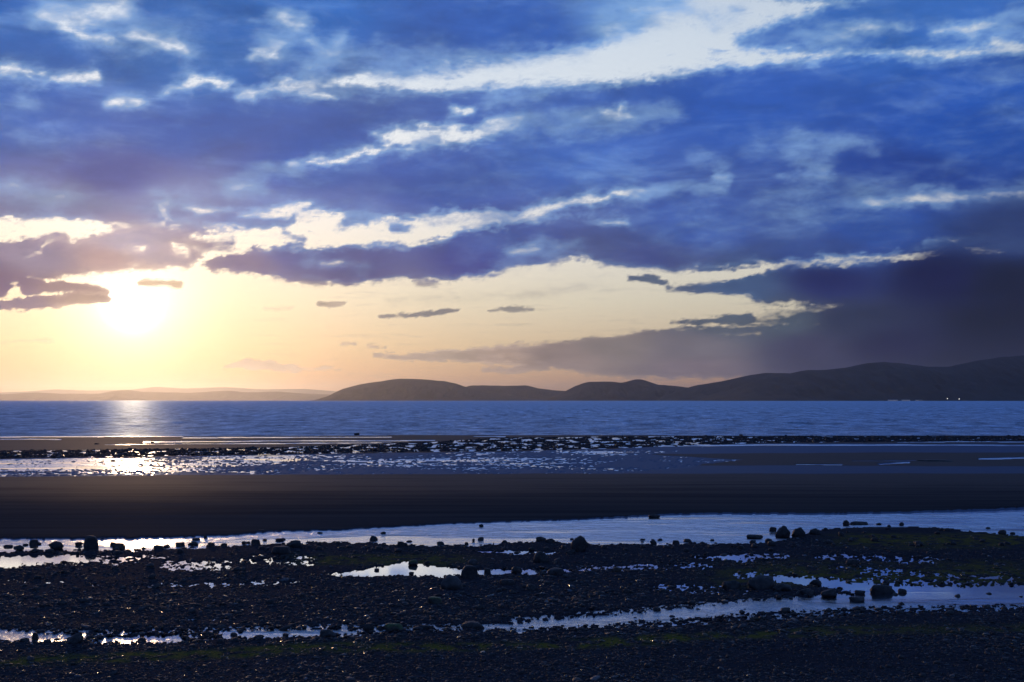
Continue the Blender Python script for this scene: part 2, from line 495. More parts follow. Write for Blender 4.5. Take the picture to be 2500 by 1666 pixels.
def build_sky():
    az = np.unique(np.concatenate([np.linspace(-27.5, 27.5, 600), np.arange(-180, 180.1, 2.5)]))
    az = az[(np.abs(az) <= 27.5) | (np.abs(np.mod(az, 2.5)) < 1e-6)]
    elv = np.concatenate([np.linspace(-1.0, 21.6, 300), np.linspace(22.6, 90, 26)])
    A, E = np.meshgrid(np.radians(az), np.radians(elv))
    a2 = np.clip(A, -1.0, 1.0)
    X = CX + F * (np.tan(a2) + (A - a2) * 2.0)
    Y = HY - F * np.tan(np.clip(E, -0.1, 1.2)) / np.cos(a2)
    Y = np.where(E > R(22), HY - F * (math.tan(R(22)) + (E - R(22))) / np.cos(np.clip(A, -0.6, 0.6)), Y)
    T = sky_cover(X, Y)
    # outside the frame the same broken deck simply goes on
    deck = 0.80 + 0.75 * fbm(np.sin(A) * np.cos(E) * 6 + 3, np.cos(A) * np.cos(E) * 6 + np.sin(E) * 5, 5, 5)
    deck = np.clip(deck, 0.15, 1.05)
    side = sstep(R(27), R(34), np.abs(A))
    up = sstep(R(21.0), R(26), E)
    low = sstep(R(9), R(5), E) * (A < 0)
    k = np.maximum(side * (1 - 0.8 * low), up)
    T = T * (1 - k) + deck * k
    num = np.zeros(X.shape + (3,))
    den = np.zeros(X.shape)
    for x, y, r, g, b in CLOUD_TINTS:
        d2 = ((X - x) * 0.7) ** 2 + ((Y - y) * 1.5) ** 2
        wgt = 1.0 / (d2 + 900.0) ** 2
        den += wgt
        num += wgt[..., None] * np.array(lin((r, g, b)))
    C = num / den[..., None] * np.array((0.84, 0.93, 0.97))
    high = np.array(lin((66, 104, 180)))
    kk = np.maximum(sstep(R(30), R(60), np.abs(A)), up)[..., None]
    C = C * (1 - kk) + high * kk
    rad = 90000.0
    V = np.stack([np.sin(A) * np.cos(E) * rad, np.cos(A) * np.cos(E) * rad, np.sin(E) * rad], -1).reshape(-1, 3)
    nr, nc = A.shape
    me = new_mesh('sky', V, grid_faces(nr, nc))
    fattr(me, 'cover', T)
    ca = me.attributes.new('cloud_colour', 'FLOAT_COLOR', 'POINT')
    ca.data.foreach_set('color', np.concatenate([C.reshape(-1, 3), np.ones((C.size // 3, 1))], 1).astype(np.float32).ravel())
    m, t = material('cloudy_sky')
    cov = t.n('ShaderNodeAttribute', {'attribute_name': 'cover'}).outputs['Fac']
    tint = t.n('ShaderNodeAttribute', {'attribute_name': 'cloud_colour'}).outputs['Color']
    pos = t.n('ShaderNodeTexCoord').outputs['Object']
    vec = t.n('ShaderNodeMapping', None, Vector=pos, Scale=(1 / 90000, 1 / 90000, 2.6 / 90000)).outputs[0]
    nz = t.noise(vec, 26.0, 7.0, 0.62, 0.3)
    nz2 = t.noise(vec, 9.0, 4.0, 0.55, 0.2)
    edge = t.math('MULTIPLY', t.mapr(cov, 0.0, 0.25, 0.12, 1), t.mapr(cov, 0.62, 1.0, 1, 0.45))
    cv = t.math('MULTIPLY_ADD', t.math('MULTIPLY', t.math('SUBTRACT', nz, 0.5), edge), 0.85, cov)
    alpha = t.mapr(cv, 0.0, 0.50, 0.0, 1.0)
    body = t.mapr(cv, 0.34, 0.92, 0.0, 1.0)
    hue = t.n('ShaderNodeSeparateColor', None, Color=tint)
    blue = t.mapr(t.math('SUBTRACT', hue.outputs[2], hue.outputs[0]), 0.08, 0.35, 0.0, 0.62)
    warm = t.mix(t.mapr(hue.outputs[0], 0.10, 0.45, 0.0, 0.40), tint, (0.86, 0.66, 0.56, 1))
    thin = t.mix(blue, warm, (0.27, 0.46, 0.74, 1))
    billow = t.noise(vec, 15.0, 6.0, 0.62, 0.6)
    col = t.mix(body, thin, tint)
    streak = t.noise(t.n('ShaderNodeMapping', None, Vector=pos, Rotation=(0, R(-4), 0), Scale=(1 / 90000, 1 / 90000, 5.0 / 90000)).outputs[0], 7.0, 5.0, 0.6, 0.4)
    lum = t.math('MULTIPLY_ADD', t.math('SUBTRACT', nz2, 0.5), 0.5, t.math('MULTIPLY_ADD', t.math('SUBTRACT', streak, 0.5), 0.7, 1.0))
    col = t.mix(t.mapr(streak, 0.52, 0.78, 0.0, 0.36), col, thin)
    col = t.mix(t.mapr(billow, 0.52, 0.74, 0.0, 0.20), col, thin)
    lum = t.math('MULTIPLY', lum, t.mapr(billow, 0.28, 0.52, 0.86, 1.0))
    em = t.n('ShaderNodeEmission', None, Color=col, Strength=lum)
    tr = t.n('ShaderNodeBsdfTransparent')
    mx = t.n('ShaderNodeMixShader', None, i0=alpha, i1=tr, i2=em)
    t.n('ShaderNodeOutputMaterial', None, Surface=mx)
    m.cycles.emission_sampling = 'NONE'
    link('sky', me, m, kind='structure')


build_sky()


# ------------------------------------------------------------------ haze
def build_haze():
    bm = bmesh.new()
    bmesh.ops.create_cube(bm, size=1.0)
    for v in bm.verts:
        v.co = Vector((v.co.x * 100000, 27000 + v.co.y * 60000, -6 + (v.co.z + 0.5) * 760))
    me = bpy.data.meshes.new('haze')
    bm.to_mesh(me)
    bm.free()
    m, t = material('haze')
    vol = t.n('ShaderNodeVolumePrincipled', None, Color=(0.80, 0.85, 0.95, 1), Density=HAZE_DENSITY, Anisotropy=0.82)
    t.n('ShaderNodeOutputMaterial', None, Volume=vol)
    link('haze', me, m, kind='stuff')


HAZE_DENSITY = 2.4e-5
build_haze()


# ------------------------------------------------------------------ hills across the water
def hill_material():
    m, t = material('hill_moor')
    pos = t.n('ShaderNodeTexCoord').outputs['Object']
    n1 = t.noise(pos, 0.004, 6.0, 0.6)
    n2 = t.noise(pos, 0.03, 4.0, 0.6)
    c = t.mix(t.mapr(n1, 0.35, 0.65, 0, 1), (0.020, 0.022, 0.022, 1), (0.045, 0.040, 0.038, 1))
    c = t.mix(t.mapr(n2, 0.4, 0.6, 0, 0.5), c, (0.02, 0.028, 0.02, 1))
    b = t.n('ShaderNodeBsdfPrincipled', None, Base_Color=c, Roughness=0.95)
    b.inputs['Specular IOR Level'].default_value = 0.1
    t.n('ShaderNodeOutputMaterial', None, Surface=b)
    return m


HILL = hill_material()


def build_hill(profile, D, depth, seed, rough=1.0):
    """a range with its shore at distance D, its crest half of depth behind; profile = frame columns and rows of the crest"""
    P = np.array(profile, float)
    px = np.arange(P[0, 0], P[-1, 0] + 0.1, 2.0)
    py = np.interp(px, P[:, 0], P[:, 1])
    ker = np.exp(-np.linspace(-2, 2, 13) ** 2)
    pad = np.pad(py, 6, 'edge')
    py = np.convolve(pad, ker / ker.sum(), 'valid')
    h = np.maximum(HY - py, 0.3) + fbm(px / 26, px * 0 + seed, 5, seed, 0.55) * 1.1 * rough * np.clip((HY - py) / 18, 0.15, 1)
    Dc = D + depth * 0.5
    z = h / F * Dc + EYE
    ts = np.concatenate([np.linspace(0, 1, 26), 1 + np.linspace(0.08, 1, 8)])
    PX, TS = np.meshgrid(px, ts)
    rise = np.where(TS < 1, np.power(np.clip(TS, 0, 1), 1.15), np.clip(2 - TS, 0, 1) ** 1.5)
    Z = z[None, :] * rise
    gul = fbm(PX / 40, TS * 2.5 + seed, 5, seed + 5, 0.55)
    Z = Z + gul * z[None, :] * 0.35 * np.clip(TS * (1 - TS) * 4, 0, 1)
    Z = np.minimum(Z, z[None, :] * np.clip(0.05 + 0.95 * TS, 0, 1) + 0.01)
    Z[0] = -3
    Z[-1] = -3
    Dd = D + TS * depth * 0.5 + fbm(PX / 60, TS * 0 + seed, 3, seed + 9) * depth * 0.06 * (1 - np.clip(TS, 0, 1))
    Xw = (PX - CX) / F * Dc
    V = np.stack([Xw, Dd, Z], -1).reshape(-1, 3)
    me = new_mesh('hill', V, grid_faces(*PX.shape))
    return link('hill', me, HILL, kind='structure')


build_hill([(-260, 905), (0, 907), (80, 902), (140, 905), (230, 905), (250, 900), (290, 896), (330, 901), (380, 902), (440, 903),
            (520, 898), (570, 902), (640, 900), (700, 905), (760, 907), (800, 908), (900, 912)], 25000, 3500, 2, 0.8)
build_hill([(-300, 898), (-60, 904), (60, 900), (130, 895), (200, 898), (300, 896), (360, 889), (420, 893), (520, 890), (600, 895), (700, 894),
            (780, 900), (900, 905), (1000, 912)], 40000, 5000, 4, 0.6)
build_hill([(745, 921), (765, 904), (790, 893), (830, 883), (870, 877), (920, 870), (970, 872), (1020, 876), (1050, 882), (1080, 893),
            (1120, 903), (1180, 911), (1250, 920)], 11500, 2200, 7)
build_hill([(1000, 921), (1040, 900), (1080, 886), (1130, 886), (1160, 887), (1210, 886), (1240, 893), (1270, 897), (1300, 899), (1340, 904), (1500, 920)],
           12600, 1800, 9)
build_hill([(1090, 905), (1120, 895), (1160, 892), (1220, 900), (1300, 899), (1330, 892), (1350, 889), (1400, 895), (1500, 905)], 24000, 2500, 12, 0.5)
build_hill([(1240, 921), (1290, 904), (1320, 888), (1350, 878), (1400, 877), (1430, 880), (1460, 872), (1475, 872), (1510, 884), (1560, 888),
            (1620, 896), (1700, 908), (1760, 920)], 10400, 2000, 14)
build_hill([(1500, 921), (1560, 896), (1600, 886), (1660, 876), (1720, 863), (1760, 857), (1810, 858), (1900, 870), (2000, 890), (2150, 920)],
           9500, 2400, 17)
build_hill([(1580, 921), (1680, 895), (1730, 876), (1790, 864), (1850, 851), (1900, 850), (1950, 844), (1990, 835), (2030, 832), (2080, 836),
            (2130, 843), (2180, 843), (2240, 830), (2300, 821), (2353, 817), (2440, 806), (2560, 812), (2760, 830), (2900, 860)], 8000, 3200, 21)

# ------------------------------------------------------------------ the beach
XW = 1.22                                  # the ground reaches past the frame on both sides


def wet_field(PX, PY):
    """1 = under water, 0 = dry; near pools and far pools in frame units"""
    wx = fbm(PX / 70, PY / 14, 5, 61, 0.6) * 30 + fbm(PX / 17, PY / 5, 3, 63, 0.6) * 9
    wy = fbm(PX / 40, PY / 10, 5, 67, 0.6) * 6.5 + fbm(PX / 13, PY / 6, 3, 69, 0.6) * 3.2
    near = sstep(1205, 1260, PY)
    PY = PY - 3.5 * near
    X, Y = PX + wx * near, PY + wy * near
    W = np.zeros(PX.shape)

    def put(d, val, soft):
        nonlocal W
        m = 1 - sstep(-soft, soft, d)
        W = np.maximum(W, val * m) if val > 0 else W * (1 - m)
    put(poly_dist(X, Y, [(-700, 1246), (0, 1237), (200, 1237), (450, 1233), (560, 1228), (620, 1222), (780, 1219), (900, 1212), (1060, 1204),
                         (1180, 1200), (1320, 1196), (1430, 1190), (1560, 1184), (1700, 1182), (1900, 1183), (2100, 1179), (2353, 1171), (3000, 1160),
                         (3000, 1250), (2353, 1230), (2250, 1222), (2160, 1214), (2080, 1211), (2000, 1212), (1900, 1216), (1850, 1226), (1800, 1240), (1700, 1249), (1600, 1246),
                         (1500, 1250), (1400, 1248), (1330, 1250), (1280, 1240), (1180, 1245), (1100, 1252), (1000, 1252), (900, 1250), (840, 1244), (700, 1245),
                         (640, 1248), (560, 1250), (440, 1257), (340, 1262), (200, 1262), (0, 1268), (-700, 1275)]), 1, 2.2)
    put(poly_dist(X, Y, [(-600, 1276), (0, 1278), (60, 1272), (130, 1270), (200, 1276), (270, 1281), (180, 1286), (90, 1297), (0, 1303), (-600, 1310)]), 0.9, 3)
    put(poly_dist(X, Y, [(740, 1317), (830, 1310), (866, 1298), (930, 1288), (1010, 1297), (1060, 1306), (1180, 1305), (1300, 1306), (1310, 1313),
                         (1150, 1317), (1000, 1323), (900, 1321), (830, 1322)]), 1, 2.5)
    for pts, v, s in [
        ([(380, 1296, 9), (520, 1298, 10)], 0.55, 8), ([(560, 1282, 8), (720, 1284, 8)], 0.55, 8), ([(250, 1284, 5), (380, 1278, 3)], 0.5, 8), ([(-400, 1286, 8), (300, 1286, 8)], 0.6, 8),
        ([(1320, 1304, 4), (1480, 1300, 5), (1640, 1302, 5)], 0.36, 8), ([(1640, 1284, 6), (1800, 1276, 6)], 0.6, 6), ([(1880, 1275, 5), (2150, 1284, 6)], 0.45, 8),
        ([(1980, 1310, 6), (2200, 1324, 7)], 0.42, 8), ([(1700, 1318, 4), (1960, 1334, 9), (2353, 1346, 10)], 0.5, 8), ([(1500, 1345, 8), (1660, 1352, 8)], 0.5, 8),
        ([(1180, 1424, 8), (1500, 1402, 9), (1750, 1384, 9), (2353, 1372, 20)], 0.6, 8), ([(1180, 1446, 5), (1600, 1424, 7), (2000, 1398, 8), (2353, 1392, 6)], 0.55, 8),
        ([(-400, 1452, 12), (300, 1458, 13), (760, 1446, 12), (1060, 1440, 8)], 0.6, 8), ([(0, 1330, 3), (300, 1345, 4), (700, 1335, 3)], 0.3, 10),
        ([(385, 1290, 2), (475, 1298, 3)], 0.62, 5), ([(560, 1285, 2), (680, 1280, 2)], 0.5, 5), ([(1100, 1264, 2), (1190, 1267, 4), (1270, 1268, 3)], 0.95, 3),
        ([(1600, 1278, 3), (1700, 1277, 4), (1785, 1279, 2)], 0.9, 3), ([(1900, 1270, 2), (1960, 1276, 4), (2090, 1280, 2)], 0.75, 4),
        ([(1560, 1292, 2), (1640, 1300, 3)], 0.6, 6), ([(1745, 1322, 4), (1840, 1331, 9), (1960, 1346, 11), (2060, 1354, 12), (2353, 1362, 16), (3000, 1370, 16)], 1.0, 5),
        ([(1100, 1440, 7), (1260, 1431, 9), (1400, 1421, 11), (1550, 1409, 12), (1700, 1393, 15), (1850, 1385, 16), (2000, 1375, 17), (2150, 1370, 20), (2353, 1362, 24), (3000, 1360, 24)], 1.0, 5),
        ([(1700, 1360, 2), (1740, 1352, 2)], 0.7, 3), ([(2060, 1330, 2), (2140, 1336, 4), (2200, 1328, 2)], 0.75, 5), ([(1900, 1300, 2), (1990, 1305, 3)], 0.55, 6),
        ([(2050, 1318, 1), (2353, 1326, 3)], 0.5, 5), ([(1560, 1342, 2), (1600, 1350, 3)], 0.55, 5),
        ([(-600, 1455, 11), (0, 1457, 12), (90, 1462, 11), (190, 1466, 8)], 0.95, 4), ([(230, 1470, 7), (300, 1466, 9), (420, 1464, 8)], 0.85, 5),
        ([(400, 1449, 3), (520, 1446, 3)], 0.6, 5), ([(520, 1457, 6), (650, 1452, 9), (740, 1451, 8), (800, 1446, 5)], 0.98, 3), ([(800, 1449, 3), (890, 1447, 3)], 0.8, 3),
        ([(940, 1445, 1), (1050, 1440, 3)], 0.85, 2.5), ([(700, 1444, 2), (880, 1440, 2)], 0.6, 3), ([(330, 1424, 1), (520, 1420, 1)], 0.4, 4)]:
        put(line_dist(X, Y, pts), v, s)
    spk = sstep(0.02, 0.22, fbm(PX / 17, PY / 4.2, 4, 161, 0.6) + 0.10)
    W = np.where(W < 0.66, np.minimum(W * 1.5, 1) * spk, W)
    # the film of water beyond the smooth sand, and the pools around the far stones
    xf = PX + fbm(PX / 300, PY / 5, 4, 71) * 60
    yf = PY + fbm(PX / 120, PY / 6, 4, 73) * 1.6
    put(poly_dist(xf, yf, [(-900, 1061), (0, 1056), (300, 1052), (600, 1047), (900, 1042), (1200, 1038), (1450, 1033), (1600, 1028), (1500, 1046), (1700, 1058),
                           (1560, 1080), (1400, 1090), (900, 1092), (300, 1095), (0, 1098), (-900, 1102)]), 0.34, 2.0)
    speck = sstep(-0.02, 0.20, fbm(PX / 15, PY / 1.7, 4, 151, 0.7) + 0.55 * fbm(PX / 260, PY / 9, 3, 153) + np.interp(PX, [-900, 0, 300, 700, 1300, 1700, 2353], [0.34, 0.30, 0.20, -0.02, -0.04, -0.28, -0.5])
                  + np.interp(PY, [1040, 1062, 1078, 1094, 1100], [0.0, 0.10, 0.02, -0.22, -0.5]))
    W = np.where((W > 0.2) & (PY < 1115), np.maximum(W, speck * 0.9), W)
    W = np.maximum(W, 0.30 * (1 - sstep(-3, 3, poly_dist(xf, yf, [(1400, 1024), (3200, 1022), (3200, 1044), (2000, 1042), (1500, 1046)]))))
    W = np.maximum(W, 0.26 * (1 - sstep(-3, 3, poly_dist(xf, yf, [(1100, 1074), (1700, 1070), (3200, 1076), (3200, 1091), (1000, 1092)]))))
    for pts, v, s in [([(330, 1017, 1.6), (600, 1014, 1.2), (1000, 1013, 0.8)], 1, 1.2), ([(240, 1023, .6), (560, 1020, 1.2), (900, 1018, 1)], 0.9, 1.0),
                      ([(-600, 1009, .6), (140, 1010, .8)], 0.9, 1), ([(420, 1007, 1), (620, 1006, 1), (900, 1005, 0.6)], 1, 1.2), ([(1090, 1004, .7), (1160, 1004, .9)], 1, .7),
                      ([(1830, 1069, .9), (1935, 1069, .9)], 1, .9), ([(2020, 1068, 1.4), (2090, 1064, 1.5)], 0.9, 2), ([(1960, 1060, .5), (2110, 1060, .6)], .8, 1),
                      ([(2250, 1056, 1), (2353, 1053, 2.2), (2700, 1050, 3)], .95, 1.5), ([(2060, 1017, .7), (2353, 1016, 1.2), (2900, 1016, 1)], .9, .9),
                      ([(1500, 1026, 1.5), (1800, 1023, 2.5), (2353, 1024, 2), (3000, 1024, 2)], .62, 2), ([(700, 1028, .6), (820, 1026, .7)], .7, 1),
                      ([(1450, 999, .6), (1700, 1001, .8), (1900, 1001, .6)], 1, .8)]:
        put(line_dist(PX, yf, pts), v, s)
    return W


STRIP_TOP = [(-900, 1040), (0, 1037), (300, 1034), (600, 1030), (850, 1022), (1000, 1016), (1150, 1007), (1500, 1003), (1800, 1003), (2353, 1003), (3200, 1003)]
STRIP_BOT = [(-900, 1058), (0, 1055), (300, 1051), (600, 1046), (900, 1041), (1200, 1037), (1450, 1031), (1600, 1024), (1800, 1019), (2353, 1015), (3200, 1015)]


def strip_mask(PX, PY):
    t = np.interp(PX, *np.array(STRIP_TOP, float).T)
    b = np.interp(PX, *np.array(STRIP_BOT, float).T)
    return sstep(t - 1.5, t + 1.0, PY) * (1 - sstep(b - 1.5, b + 0.5, PY))


def ground_fields(PX, PY, Xw, D):
    W = wet_field(PX, PY)
    strip = strip_mask(PX, PY)
    top = np.interp(PX, [0, 560, 1060, 1560, 2353], [1262, 1248, 1236, 1225, 1212])
    gravel = sstep(-14, 14, PY - top + fbm(PX / 50, PY / 12, 4, 81) * 14)
    sand = np.clip(1 - gravel - strip, 0, 1)
    n = fbm(Xw * 1.7, D * 1.7, 5, 91, 0.55)
    n2 = fbm(Xw * 0.35, D * 0.35, 4, 95, 0.5)
    H = gravel * (0.030 + 0.022 * n + 0.030 * n2) + sand * (0.05 + 0.005 * n2) + strip * (0.05 + 0.06 * fbm(Xw * 0.5, D * 0.5, 4, 99, 0.6))
    H = H - np.where(PY < 1120, sstep(0.36, 0.6, W), W) * 0.13
    far = sstep(1120, 1095, PY)
    H = H - far * sand * W * 0.0
    # the strip is dotted with puddles
    pud = sstep(0.05, 0.25, fbm(PX / 26, PY / 3.2, 4, 103)) * strip
    left = 1 - sstep(1300, 1900, PX)
    H = H - pud * (0.05 + 0.12 * left)
    # smooth bar of sand swells a little
    bar = sstep(1092, 1150, PY) * (1 - sstep(1160, 1212, PY))
    H = H + bar * 0.06
    # waterline and sea bed
    shore = np.interp(PX, [-900, 0, 400, 900, 1500, 2353, 3200], [1006, 1006, 1004, 1001, 1001, 1002, 1002])
    H = np.where(PY < shore, -0.05 - 0.04 * (shore - PY), H)
    al = fbm(Xw * 0.25, D * 0.6, 4, 111)
    line_y = np.interp(PX, [-800, 0, 300, 700, 1100, 1500, 1900, 2353, 3200], [1535, 1528, 1512, 1494, 1488, 1474, 1452, 1448, 1440])
    algae = (1 - sstep(3, 16, np.abs(PY - line_y + al * 12))) * (1 - 0.5 * sstep(1500, 2300, PX))
    algae = np.maximum(algae, 0.8 * (1 - sstep(6, 40, np.abs(PY - 1325 + al * 20))) * sstep(1560, 1750, PX) * (1 - sstep(2250, 2500, PX)))
    algae = np.maximum(algae, 0.8 * (1 - sstep(6, 24, np.abs(PY - 1245 - al * 10))) * sstep(1850, 2000, PX))
    algae = np.maximum(algae, 0.7 * (1 - sstep(4, 22, np.abs(PY - 1288 + al * 8))) * sstep(600, 760, PX) * (1 - sstep(1000, 1150, PX)))
    algae = algae * sstep(-0.35, 0.25, fbm(Xw * 2.2, D * 2.2, 3, 117))
    return H, W, gravel, sand, strip, algae


def build_ground():
    py = np.concatenate([np.linspace(985, 1102, 125), np.linspace(1103, 1170, 20), np.linspace(1172, 1290, 80), np.linspace(1291, 1620, 135)])
    px = np.linspace(CX - XW * 1176.5, CX + XW * 1176.5, 780)
    PX, PY = np.meshgrid(px, py)
    D = EYE * F / (PY - HY)
    Xw = (PX - CX) / F * D
    H, W, gravel, sand, strip, algae = ground_fields(PX, PY, Xw, D)
    V = np.stack([Xw, D, H], -1)
    # skirt: land behind the camera and to the sides so that the beach goes on
    me = new_mesh('ground', V.reshape(-1, 3), grid_faces(*PX.shape)[:, ::-1])
    fattr(me, 'gravel', np.clip(gravel + strip, 0, 1))
    fattr(me, 'algae', algae)
    fattr(me, 'wet', np.clip(W, 0, 1))
    fattr(me, 'damp', sand * (1 - np.clip((PY - 1088 + 12 * fbm(PX / 500, PY / 5, 4, 171)) / 110, 0, 1)) ** 2)
    m, t = material('beach_ground')
    gv = t.n('ShaderNodeAttribute', {'attribute_name': 'gravel'}).outputs['Fac']
    ag = t.n('ShaderNodeAttribute', {'attribute_name': 'algae'}).outputs['Fac']
    pos = t.n('ShaderNodeTexCoord').outputs['Object']
    n1 = t.noise(pos, 9.0, 6.0, 0.65)
    n2 = t.noise(pos, 0.6, 5.0, 0.6)
    v = t.n('ShaderNodeTexVoronoi', None, Vector=pos, Scale=14.0)
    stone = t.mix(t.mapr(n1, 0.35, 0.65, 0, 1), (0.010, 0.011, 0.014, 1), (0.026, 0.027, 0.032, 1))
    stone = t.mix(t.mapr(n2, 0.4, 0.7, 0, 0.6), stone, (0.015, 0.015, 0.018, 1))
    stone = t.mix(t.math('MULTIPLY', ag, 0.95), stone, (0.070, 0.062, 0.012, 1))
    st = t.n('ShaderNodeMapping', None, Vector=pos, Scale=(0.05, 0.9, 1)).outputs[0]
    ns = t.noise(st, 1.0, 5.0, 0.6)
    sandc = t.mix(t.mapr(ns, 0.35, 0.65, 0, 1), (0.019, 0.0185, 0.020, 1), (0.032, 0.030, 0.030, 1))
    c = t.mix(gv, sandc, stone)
    rip = t.noise(t.n('ShaderNodeMapping', None, Vector=pos, Scale=(0.6, 6.0, 1)).outputs[0], 1.0, 5.0, 0.6)
    bh = t.mix(gv, rip, t.math('ADD', n1, t.math('MULTIPLY', v.outputs['Distance'], 0.8)))
    bump = t.n('ShaderNodeBump', None, Strength=0.55, Distance=0.02, Height=bh)
    wt = t.n('ShaderNodeAttribute', {'attribute_name': 'wet'}).outputs['Fac']
    film = t.mapr(wt, 0.12, 0.32, 0, 1)
    rough = t.mix(gv, t.mapr(ns, 0.3, 0.7, 0.70, 0.90, 'LINEAR'), t.mapr(n1, 0.3, 0.7, 0.6, 0.95, 'LINEAR'))
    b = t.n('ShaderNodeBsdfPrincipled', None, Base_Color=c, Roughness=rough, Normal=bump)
    dm = t.n('ShaderNodeAttribute', {'attribute_name': 'damp'}).outputs['Fac']
    t.set(b.inputs['Specular IOR Level'], t.math('MAXIMUM', t.math('MULTIPLY_ADD', dm, 0.17, 0.012), t.math('MULTIPLY', gv, 0.02)))
    dull = t.n('ShaderNodeBsdfDiffuse', None, Color=t.mix(1.0, c, (1.5, 1.45, 1.5, 1), 'MULTIPLY'), Normal=bump)
    sheen = t.math('ADD', t.math('MULTIPLY', dm, t.mapr(ns, 0.36, 0.60, 0.6, 2.2)), 0.17, clamp=True)
    b = t.n('ShaderNodeMixShader', None, i0=sheen, i1=dull, i2=b)
    wb = t.n('ShaderNodeBump', None, Strength=1.0, Distance=0.10, Height=t.noise(t.n('ShaderNodeMapping', None, Vector=pos, Scale=(0.7, 1.0, 1)).outputs[0], 1.1, 4.0, 0.6))
    gl = t.n('ShaderNodeBsdfGlossy', None, Color=(0.13, 0.18, 0.29, 1), Roughness=0.42, Normal=wb)
    b = t.n('ShaderNodeMixShader', None, i0=t.math('MULTIPLY', t.math('MULTIPLY', film, t.math('SUBTRACT', 1.0, gv)), 0.55), i1=b, i2=gl)
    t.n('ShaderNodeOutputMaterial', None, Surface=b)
    link('ground', me, m, kind='structure')


build_ground()


# ------------------------------------------------------------------ water
def water_material(name, pool):
    m, t = material(name)
    pos = t.n('ShaderNodeTexCoord').outputs['Object']
    dist = t.n('ShaderNodeSeparateXYZ', None, Vector=pos).outputs[1]
    if pool:
        # sheltered pools lie calm, the long pool and the channel are ruffled
        ruf = t.math('ADD', t.mapr(dist, 36.5, 39.0, 0, 1), t.math('MULTIPLY', t.mapr(dist, 29.0, 26.0, 0, 1), 0.6))
        ruf = t.math('MULTIPLY', ruf, t.mapr(t.n('ShaderNodeSeparateXYZ', None, Vector=pos).outputs[0], -16.0, -6.0, 0.48, 1.0))
        v1 = t.n('ShaderNodeMapping', None, Vector=pos, Scale=(1.3, 1.0, 1)).outputs[0]
        n1 = t.noise(v1, 1.6, 6.0, 0.68, 0.5)
        n2 = t.noise(t.n('ShaderNodeMapping', None, Vector=pos, Scale=(0.12, 0.5, 1)).outputs[0], 1.0, 3.0, 0.5)
        h = t.math('MULTIPLY', n1, t.math('MULTIPLY', ruf, t.mapr(n2, 0.40, 0.56, 0.15, 1.0)))
        bump = t.n('ShaderNodeBump', None, Strength=1.0, Distance=0.14, Height=h)
        rough = t.math('MULTIPLY_ADD', t.math('MULTIPLY', ruf, t.mapr(n2, 0.38, 0.55, 0.25, 1.0)), 0.36, 0.05)
        tint, deep = (0.86, 0.92, 1.0, 1), (0.010, 0.013, 0.018, 1)
        ior, lo, hi = 1.45, 0.05, 0.45
    else:
        v1 = t.n('ShaderNodeMapping', None, Vector=pos, Scale=(0.30, 1.0, 1)).outputs[0]
        n1 = t.noise(v1, 0.30, 8.0, 0.70, 0.4)
        n2 = t.noise(t.n('ShaderNodeMapping', None, Vector=pos, Scale=(0.9, 0.45, 1)).outputs[0], 0.22, 6.0, 0.85)
        h = t.math('ADD', n1, t.math('MULTIPLY', n2, 1.0))
        bump = t.n('ShaderNodeBump', None, Strength=1.0, Distance=2.4, Height=h)
        rough = 0.46
        k = t.math('MULTIPLY_ADD', t.math('SUBTRACT', n1, 0.5), 1.2, t.math('MULTIPLY_ADD', t.math('SUBTRACT', n2, 0.5), 4.0, 1.0))
        tint = t.mix(1.0, (0.36, 0.49, 0.64, 1), t.mapr(k, 0.35, 1.9, 0.35, 1.9, 'LINEAR'), 'MULTIPLY')  # light and dark wave faces and blue sky reflection put into the gloss colour
        deep = (0.010, 0.028, 0.060, 1)
        ior, lo, hi = 1.333, 0.02, 0.45
    fr = t.n('ShaderNodeFresnel', None, IOR=ior, Normal=bump).outputs[0]
    gl = t.n('ShaderNodeBsdfGlossy', None, Color=tint, Roughness=rough, Normal=bump)
    df = t.n('ShaderNodeBsdfDiffuse', None, Color=deep)
    mx = t.n('ShaderNodeMixShader', None, i0=t.mapr(fr, lo, hi, 0.04, 0.95, 'LINEAR'), i1=df, i2=gl)
    t.n('ShaderNodeOutputMaterial', None, Surface=mx)
    return m


def build_water():
    py = np.linspace(1003, 1625, 80)
    px = np.linspace(CX - XW * 1176.5, CX + XW * 1176.5, 60)
    PX, PY = np.meshgrid(px, py)
    D = EYE * F / (PY - HY)
    V = np.stack([(PX - CX) / F * D, D, D * 0], -1).reshape(-1, 3)
    me = new_mesh('tide_pool_water', V, grid_faces(*PX.shape)[:, ::-1])
    link('water', me, water_material('pool_water', True), kind='structure')
    py = np.concatenate([np.linspace(1010, 922.2, 230), HY + EYE * F / np.geomspace(6000, 62000, 30)])
    px = np.linspace(CX - XW * 1176.5, CX + XW * 1176.5, 640)
    PX, PY = np.meshgrid(px, py)
    DD = EYE * F / (PY - HY)
    XX = (PX - CX) / F * DD
    step = 0.3 * DD * DD / (EYE * F)
    Z = 0.17 * fbm(XX / 7, DD / 2.6, 2, 131) * (1 - sstep(1.2, 3.0, step)) * sstep(150, 190, DD)
    Z = Z + 0.38 * fbm(XX / 24 + 5, DD / 9, 2, 133) * (1 - sstep(3.5, 9.0, step)) * sstep(150, 230, DD)
    Z = Z + 0.8 * fbm(XX / 80, DD / 30, 2, 137) * (1 - sstep(10, 30, step)) * sstep(200, 400, DD)
    V = np.stack([XX, DD, Z - 0.03], -1).reshape(-1, 3)
    me = new_mesh('sea', V, grid_faces(*PX.shape)[:, ::-1])
    link('sea', me, water_material('sea_water', False), kind='structure')


build_water()


# ------------------------------------------------------------------ stones
ICO0 = None


